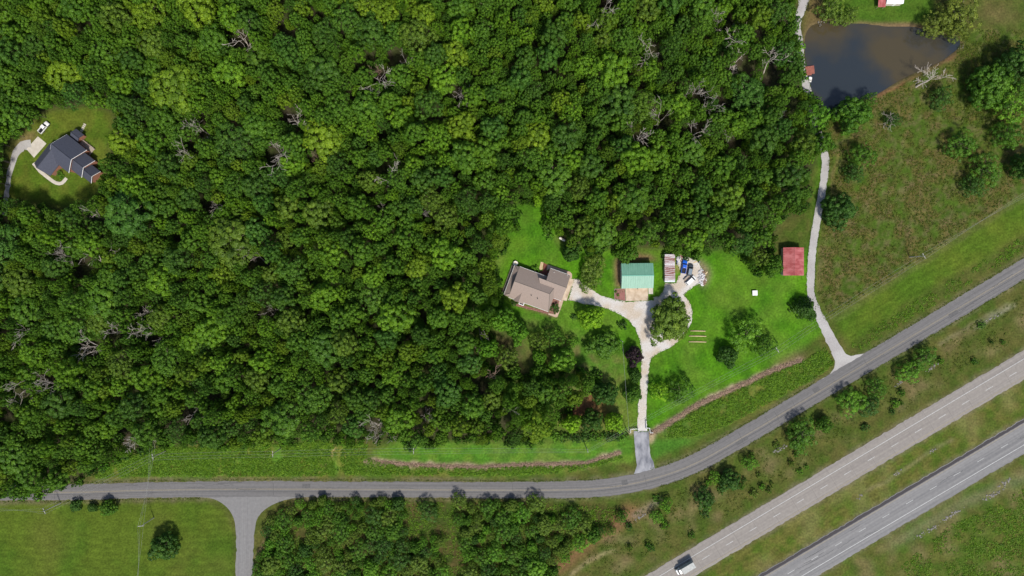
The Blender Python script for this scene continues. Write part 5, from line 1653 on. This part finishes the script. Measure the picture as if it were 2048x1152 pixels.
for k, (x, y, d) in enumerate(DEAD):
    h = random.uniform(17.5, 20.0) if x < 1600 else 7.5
    c_ = P(x, y, h * 0.8)
    big = 'widely branched ' if d >= 46 else 'slender ' if d < 34 else ''
    o_ = empty('dead_tree', (c_.x, c_.y, 0), random.uniform(0, 6.28), ('leafless reddish ' if (x, y) in ((626, 322), (740, 112), (968, 765)) else 'leafless grey ') + big + 'dead tree ' + WHERE(x, y), 'dead tree', 'dead bare trees')
    s_ = d / 2 * S / 4.2
    o_.scale = (s_ * 1.25, s_ * 1.25, h / 15.0)
    a, b_ = KD[(k * 5) % 14]
    ta, tb = link('trunk', a, o_), link('branches', b_, o_)
    if (x, y) in ((626, 322), (740, 112), (968, 765)):
        for q in (ta, tb):
            q.material_slots[0].link = 'OBJECT'
            q.material_slots[0].material = M['dead_red']
    dead_xy.append((x, y, d * 0.5))

# closed forest: dart throwing, crowns described where they show
HX = [(h_[0], h_[1], h_[2] / 2) for h_ in HAND]
pts = []
cell = {}
rgf = np.random.default_rng(21)
fx, fy = rgf.uniform(-255, 1660, 80000), rgf.uniform(-235, 995, 80000)
ang = [(math.cos(t_), math.sin(t_)) for t_ in np.arange(0, 6.28, 0.785)]
inF, inC = inpoly(fx, fy, FOREST), inpoly(fx, fy, CLEAR)
inF &= fbm(fx / 34 + 5, fy / 34 + 40, 3) > 0.30      # small natural openings in the canopy
sizes = np.clip(rgf.lognormal(math.log(25), 0.36, 80000), 11, 50)     # crown radius in pixels
for pas in (1.0, 0.62, 0.45):
    for x, y, r_, a, b_ in zip(fx, fy, sizes * pas, inF, inC):
        if not a or b_:
            continue
        e = np.array([(x + r_ * 0.8 * q[0], y + r_ * 0.8 * q[1]) for q in ang])
        g = (int(x // 40), int(y // 40))
        ok = True
        for i in (-1, 0, 1):
            for j in (-1, 0, 1):
                for (X, Y, Q) in cell.get((g[0] + i, g[1] + j), ()):
                    if (x - X) ** 2 + (y - Y) ** 2 < (0.66 * (r_ + Q)) ** 2:
                        ok = False
        if not ok:
            continue
        if not inpoly(e[:, 0], e[:, 1], FOREST).all() or inpoly(e[:, 0], e[:, 1], CLEAR).any():
            continue
        if any((x - X) ** 2 + (y - Y) ** 2 < (r_ * 0.6 + Q * 0.75) ** 2 for X, Y, Q in HX):
            continue
        if any((x - X) ** 2 + (y - Y) ** 2 < (r_ * 0.8 + Q * 0.55) ** 2 for X, Y, Q in dead_xy):
            continue
        cell.setdefault(g, []).append((x, y, r_))
        pts.append((x, y, r_))
forest = []
for x, y, r_ in pts:
    h = 10.0 + 5.5 * min(1, r_ / 26) + random.gauss(0, 2.0)
    if r_ < 13:
        h *= 0.82
    forest.append((x, y, r_, h))
print('forest crowns', len(forest))
scrub = []
gx = np.random.default_rng(5)
for x, y in zip(gx.uniform(505, 1250, 6000), gx.uniform(1000, 1210, 6000)):
    if not inpoly(np.array([x]), np.array([y]), SCRUB)[0]:
        continue
    dens = fbm(np.array([x / 60.0]), np.array([y / 60.0]))[0]
    r_ = gx.uniform(9, 24)
    if dens < 0.41 or any((x - X) ** 2 + (y - Y) ** 2 < (0.62 * (r_ + Q)) ** 2 for X, Y, Q, _ in scrub):
        continue
    scrub.append((x, y, r_, 2.4 + r_ * 0.14))
print('scrub crowns', len(scrub))
# edge shrubs fringe the wood so the outline is soft
fringe = []
FC = FOREST + FOREST[:1]
for (ax, ay), (bx, by) in zip(FC[:-1], FC[1:]):
    if min(ax, bx) < -65 or min(ay, by) < -65 or ay > 990:
        continue
    n = int(math.hypot(bx - ax, by - ay) / 9)
    for k in range(n):
        t_ = (k + random.random()) / n
        x, y = ax + (bx - ax) * t_ + random.gauss(0, 3), ay + (by - ay) * t_ + random.gauss(0, 3)
        if 1420 < x < 1490 or random.random() < 0.25 or (1235 < x < 1330 and 480 < y < 530) or math.hypot(x - 1124, y - 478) < 22:
            continue
        fringe.append((x, y, random.uniform(6, 12), random.uniform(2.0, 5.0)))

# the 300 that show largest are trees of their own, the rest one wood
inview = [i for i, q in enumerate(forest) if -10 < q[0] < 2058 and -10 < q[1] < 1162]
order = sorted(inview, key=lambda i: -forest[i][2] / math.hypot(CAMH - forest[i][3], math.hypot(forest[i][0] - 1024, forest[i][1] - 576) * S))
top = set(order[:300 - len(HAND)])


def zone(x, y):
    if x < 525:
        return 'in the west woods around the dark-roofed house' if y < 480 else 'in the west woods above the frontage road'
    if y < 296:
        return 'in the wood north of the property'
    if x > 1090:
        return 'in the wood behind the barn and sheds'
    if y > 640:
        return 'in the wood above the mown strip'
    return 'in the wood west of the brown-roofed house'


LAND = [(1124, 478, 'beside the cream propane tank'), (1275, 480, 'just behind the green barn'), (1340, 480, 'just behind the rusty shed'), (1400, 490, 'above the parked vehicles'), (1480, 480, 'above the east lawn'),
        (1065, 385, 'at the head of the back lawn'), (1015, 440, 'along the west side of the back lawn'), (1110, 430, 'along the east side of the back lawn'), (985, 560, 'close to the house porch'), (970, 640, 'southwest of the brown-roofed house'),
        (1050, 800, 'west of the planted row'), (1120, 790, 'beside the red bare soil'), (827, 875, 'above the pole on the mown strip'), (545, 875, 'above the pole in the weeds'), (660, 870, 'above the bare tan track'), (960, 870, 'above the brown brush bank'),
        (305, 880, 'by the pole where the lines bend'), (130, 950, 'overhanging the frontage road'), (30, 960, 'overhanging the west end of the frontage road'), (60, 225, 'beside the white pickup truck'), (240, 280, 'east of the dark-roofed house'), (150, 195, 'north of the dark-roofed house'),
        (120, 430, 'south of the dark-roofed house'), (20, 300, 'beside the gravel drive in the clearing'), (1590, 380, 'west of the pale lane'), (1590, 90, 'along the lane opposite the pond'), (1600, 180, 'opposite the plank dock'), (1560, 300, 'above the red shed lawn')]
for (x, y, d) in DEAD:
    if x < 1600:
        LAND.append((x, y, 'touching a bare dead tree'))


def spot(x, y):
    b_ = min(LAND, key=lambda q: math.hypot(q[0] - x, q[1] - y))
    dist = math.hypot(b_[0] - x, b_[1] - y)
    return ('in the west woods, ' if x < 525 else 'in the north wood, ' if y < 296 else 'in the property wood, ') + b_[2] if dist < 48 else zone(x, y)


seen_kinds = set()
rest = []
for i, (x, y, r_, h) in enumerate(forest):
    if i in top:
        k = _cnt[0] % 18
        sz = '' if len(spot(x, y).split()) > 10 else 'very wide ' if r_ > 35 else 'wide ' if r_ > 30 else ''
        tone = random.choices(list(TONES), (3, 6, 4, 3, 1, 2))[0] if k in seen_kinds else None
        seen_kinds.add(k)
        tree(x, y, r_ * 2, h, 'F', tone, (sz + (tone or 'lumpy') + ' broadleaf tree ' + spot(x, y)), 'tree', 'forest_tree', 'trees of the west woods' if x < 525 else 'trees of the north wood' if y < 296 else 'trees of the property wood')
    else:
        rest.append((x, y, r_, h))


def tree_mass(name, items, kinds, hk, reaches, label, cat):
    """one object: points carrying size, each drawn as a whole tree by geometry nodes"""
    me_ = bpy.data.meshes.new(name)
    co, sc, ro, ix = [], [], [], []
    for x, y, r_, h in items:
        q = P(x, y, h * 0.62)
        co.append((q.x, q.y, 0))
        ix.append(random.randrange(len(kinds)))
        w = r_ * S * (CAMH - h * 0.62) / CAMH / reaches[ix[-1]]
        sc.append((w, w, h / hk))
        ro.append((0, 0, random.uniform(0, 6.28)))
    me_.from_pydata(co, [], [])
    a = me_.attributes.new('size', 'FLOAT_VECTOR', 'POINT')
    a.data.foreach_set('vector', np.array(sc, np.float32).ravel())
    a = me_.attributes.new('turn', 'FLOAT_VECTOR', 'POINT')
    a.data.foreach_set('vector', np.array(ro, np.float32).ravel())
    a = me_.attributes.new('pick', 'INT', 'POINT')
    a.data.foreach_set('value', np.array(ix, np.int32))
    o_ = link(name, me_)
    g = bpy.data.node_groups.new(name, 'GeometryNodeTree')
    g.interface.new_socket('Geometry', in_out='INPUT', socket_type='NodeSocketGeometry')
    g.interface.new_socket('Geometry', in_out='OUTPUT', socket_type='NodeSocketGeometry')
    gi, go = g.nodes.new('NodeGroupInput'), g.nodes.new('NodeGroupOutput')
    jn = g.nodes.new('GeometryNodeJoinGeometry')

    def nat(nm, ty):
        n_ = g.nodes.new('GeometryNodeInputNamedAttribute')
        n_.data_type = ty
        n_.inputs[0].default_value = nm
        return n_.outputs[0]
    sz, tn, pk = nat('size', 'FLOAT_VECTOR'), nat('turn', 'FLOAT_VECTOR'), nat('pick', 'INT')
    for part in (0, 1):
        gj = g.nodes.new('GeometryNodeGeometryToInstance')
        for kd in kinds:
            oi = g.nodes.new('GeometryNodeObjectInfo')
            oi.transform_space = 'ORIGINAL'
            oi.inputs[0].default_value = kd[part]
            oi.inputs['As Instance'].default_value = False
            g.links.new(oi.outputs['Geometry'], gj.inputs[0])
        ip = g.nodes.new('GeometryNodeInstanceOnPoints')
        g.links.new(gi.outputs[0], ip.inputs['Points'])
        g.links.new(gj.outputs[0], ip.inputs['Instance'])
        ip.inputs['Pick Instance'].default_value = True
        g.links.new(pk, ip.inputs['Instance Index'])
        er = g.nodes.new('FunctionNodeEulerToRotation')
        g.links.new(tn, er.inputs[0])
        g.links.new(er.outputs[0], ip.inputs['Rotation'])
        g.links.new(sz, ip.inputs['Scale'])
        g.links.new(ip.outputs[0], jn.inputs[0])
    g.links.new(jn.outputs[0], go.inputs[0])
    md = o_.modifiers.new('trees', 'NODES')
    md.node_group = g
    return tag(o_, label, cat, kind='stuff')


def parts_of(kind):
    """crown and trunk objects already standing in the scene, one per kind"""
    out = []
    for cm, tm in KIND[kind]:
        c_ = next(o_ for o_ in COL.objects if o_.data is cm and (not o_.material_slots or o_.material_slots[0].link == 'DATA'))
        t_ = next(o_ for o_ in COL.objects if o_.data is tm)
        out.append((c_, t_))
    return out


tree_mass('woodland', rest, parts_of('F'), HT['F'], REACH['F'], 'closed broadleaf wood filling the west and north', 'woodland')
SCR_MATS = ['leaf_mid', 'leaf_olive', 'leaf_dark', 'leaf_olive', 'leaf_mid', 'leaf_bright']
SCL = {'leaf_mid': 'mid-green', 'leaf_olive': 'olive', 'leaf_dark': 'dark green', 'leaf_bright': 'bright green'}
for x, y, r_, h in scrub:
    mt = random.choice(SCR_MATS)
    sz = 'tall' if r_ > 18 else 'small' if r_ < 12 else 'bushy'
    tree(x, y, r_ * 2, h, random.choice('OLL'), mt, sz + ' ' + SCL[mt] + ' thicket tree in the southern scrub, ' + ('beside the side road' if x < 610 else 'along the frontage road' if y < 1040 else 'beside the red gully' if x > 1090 else 'round the brown opening' if math.hypot(x - 725, y - 1110) < 75 else 'in its west half' if x < 850 else 'in its east half'), 'tree', 'thicket_tree', 'scrub trees south of the frontage road')
for x, y, r_, h in fringe:
    mt = random.choice(['leaf_mid', 'leaf_dark', 'leaf_bright', 'leaf_mid'])
    tree(x, y, r_ * 2, h, 'S', mt, SCL[mt] + ' edge shrub ' + zone(x, y).replace('in the', 'fringing the'), 'shrub', 'edge_shrub', 'shrubs along the wood edge')


# weeds, rough grass and dead brush: real leafy clumps, joined
def cover(name, polys, n, mat, label, rc=(0.3, 0.9), hh=0.5, per=16, leaf=0.15, thresh=0.0, sc=25.0, lines=(), seed=1, avoid=()):
    rg = np.random.default_rng(seed)
    C_, Rc = [], []
    for poly in polys:
        p = np.array(poly)
        lo, hi = p.min(0), p.max(0)
        q = rg.uniform(lo, hi, (n * 4, 2))
        k = inpoly(q[:, 0], q[:, 1], poly) & (fbm(q[:, 0] / sc, q[:, 1] / sc) + rg.normal(0, 0.05, len(q)) > thresh)
        k &= (q[:, 0] > -30) & (q[:, 0] < 2078) & (q[:, 1] > -20) & (q[:, 1] < 1172)
        q = q[k][:n]
        C_.append(q)
    for ln, w in lines:
        ln = np.array(ln)
        t_ = rg.integers(0, len(ln), n)
        C_.append(ln[t_] + rg.normal(0, w, (n, 2)))
    C_ = np.concatenate(C_)
    rcs = rg.uniform(rc[0], rc[1], len(C_))
    base = np.stack([(C_[:, 0] - 1024) * S, (576 - C_[:, 1]) * S, np.zeros(len(C_))], 1)
    d = rg.normal(size=(len(C_), per, 3))
    d[..., 2] = np.abs(d[..., 2]) * 0.9 + 0.15
    d /= np.linalg.norm(d, axis=2, keepdims=True)
    pos = base[:, None] + d * rcs[:, None, None] * np.array([1, 1, hh]) * rg.uniform(0.55, 1.05, (len(C_), per, 1))
    nr_ = d * np.array([0.7, 0.7, 1.0]) + rg.normal(size=d.shape) * 0.35
    tint = np.clip(rg.normal(0.45, 0.2, (len(C_), 1)) + rg.normal(0, 0.1, (len(C_), per)), 0, 1)
    v, f = leaf_geo(pos.reshape(-1, 3), nr_.reshape(-1, 3), rg.uniform(0.7, 1.4, pos.shape[0] * per) * leaf, 0.6, rg)
    o_ = link(name, leaf_mesh(name, v, f, tint.ravel(), M[mat]))
    return tag(o_, label, 'undergrowth', kind='stuff')


cover('roadside_weeds', [WEED_L], 7500, 'leaf_weed', 'lush green weeds between the mown strip and frontage road', thresh=0.36, rc=(0.35, 1.0), hh=0.7, seed=2)
cover('roadside_weeds', [WEED_R], 3800, 'leaf_weed', 'bushy green weeds on the bank below the east lawn', rc=(0.35, 1.1), hh=0.75, thresh=0.38, seed=3)
cover('rough_grass', [FIELD], 7000, 'leaf_field', 'tall rough weeds across the eastern field', rc=(0.3, 0.8), hh=0.5, per=11, thresh=0.42, sc=18, seed=4)
cover('verge_weeds', [VERGE], 1500, 'leaf_weed', 'weeds in the ditch above the frontage road', thresh=0.45, seed=5)
cover('slope_weeds', [VERGE_S], 3600, 'leaf_field', 'patchy weeds on the slope between the roads', per=12, thresh=0.46, seed=6)
cover('scrub_undergrowth', [SCRUB], 5200, 'leaf_weed', 'undergrowth beneath the scrub trees', rc=(0.4, 1.1), hh=0.7, per=13, thresh=0.38, seed=7)
cover('field_weeds', [[(1770, 1160), (1900, 1050), (1990, 1010), (2080, 960), (2080, 1180), (1770, 1180)]], 2600, 'leaf_weed', 'bushy weeds in the far corner beyond the highway', per=12, thresh=0.46, seed=8)
cover('pond_edge_weeds', [[(1925, 70), (1990, 60), (2040, 110), (2000, 250), (1930, 260), (1900, 150)], [(1615, 190), (1640, 240), (1690, 235), (1650, 262)]], 1400, 'leaf_field', 'rank weeds around the end of the pond', per=12, thresh=0.4, seed=9)
cover('dead_brush_bank', [], 2400, 'dead_brush', 'brown bank of dead cut brush edging the mown strip', rc=(0.2, 0.5), hh=0.7, per=9, leaf=0.13, lines=[(BAND_L, 1.9)], seed=10)
cover('dead_brush_bank', [], 2000, 'dead_brush', 'brown bank of dead cut brush below the east lawn', rc=(0.2, 0.55), hh=0.7, per=9, leaf=0.13, lines=[(BAND_R, 2.2)], seed=11)
DRL = [(a[0] + (b_[0] - a[0]) * t_, a[1] + (b_[1] - a[1]) * t_) for a, b_ in zip(DRIVE[:33] + DRIVE[36:], DRIVE[1:34] + DRIVE[37:]) for t_ in np.arange(0, 1, 0.1)]
cover('edge_grass', [], 1500, 'leaf_weed', 'grass tufts creeping over the gravel driveway edge', rc=(0.08, 0.3), hh=0.4, per=7, leaf=0.09, lines=[(DRL, 1.1)], seed=12)
LNL = smooth_line(LANE, 2)
LNE = [(x + q_, y) for x, y in LNL for q_ in (-8.5, 8.5) if y < 640]
cover('lane_edge_grass', [], 1200, 'leaf_field', 'grass tufts along both edges of the pale lane', rc=(0.1, 0.35), hh=0.4, per=7, leaf=0.1, lines=[(LNE, 0.9)], seed=13)
FRL = smooth_line(FRONT, 2)
FRE = [(x, y + q_) for x, y in FRL for q_ in (-18.5, 18.5) if -10 < x < 1200 and not (400 < x < 630 and q_ > 0)] + [(x + q_ * 0.512, y + q_ * 0.859) for x, y in FRL for q_ in (-20, 20) if 1310 < x < 2060 and not (1640 < x < 1750 and q_ < 0)]
cover('road_edge_grass', [], 3800, 'leaf_field', 'ragged grass along both edges of the frontage road', rc=(0.12, 0.4), hh=0.45, per=8, leaf=0.11, lines=[(FRE, 1.2)], seed=14)
gv = np.random.default_rng(31)
nv = 0
for x, y in zip(gv.uniform(1250, 2050, 900), gv.uniform(560, 1100, 900)):
    if nv < 46 and inpoly(np.array([x]), np.array([y]), VERGE_S)[0] and fbm(np.array([x / 40.0]), np.array([y / 40.0]))[0] > 0.5:
        nv += 1
        mt = random.choice(['leaf_mid', 'leaf_bright', 'leaf_olive', 'leaf_dark'])
        tree(x, y, gv.uniform(9, 20), gv.uniform(1.2, 2.6), 'S', mt, SCL[mt] + ' low bush on the weedy slope between the roads', 'shrub', 'slope_shrub', 'bushes on the slope between the roads')
# broken rock showing through the embankments
rb_ = MB()
for (cx, cy, n_, sp) in ((1560, 898, 30, 7), (1985, 990, 40, 10), (1905, 1030, 40, 12), (1860, 1060, 36, 12), (1795, 945, 12, 4), (1866, 900, 10, 4), (1868, 733, 20, 8), (1795, 770, 12, 5), (1280, 1036, 16, 7), (2010, 965, 24, 9), (1645, 45, 10, 6), (1922, 95, 8, 4), (1985, 635, 14, 8), (1720, 992, 8, 4)):
    for k in range(n_):
        t_ = random.gauss(0, sp)
        q = P(cx + t_, cy - 0.55 * t_ + random.gauss(0, 2.2))
        s_ = random.uniform(0.12, 0.5)
        sm = stones[k % 4]
        rz = Matrix.Rotation(random.uniform(0, 6.28), 3, 'Z')
        rb_.add([q + rz @ (Vector(v_.co) * s_) for v_ in sm.vertices], [tuple(p_.vertices) for p_ in sm.polygons])
tag(rb_.build('loose_rock', M['rock']), 'grey broken rock showing on the road embankments', 'rock', kind='stuff')
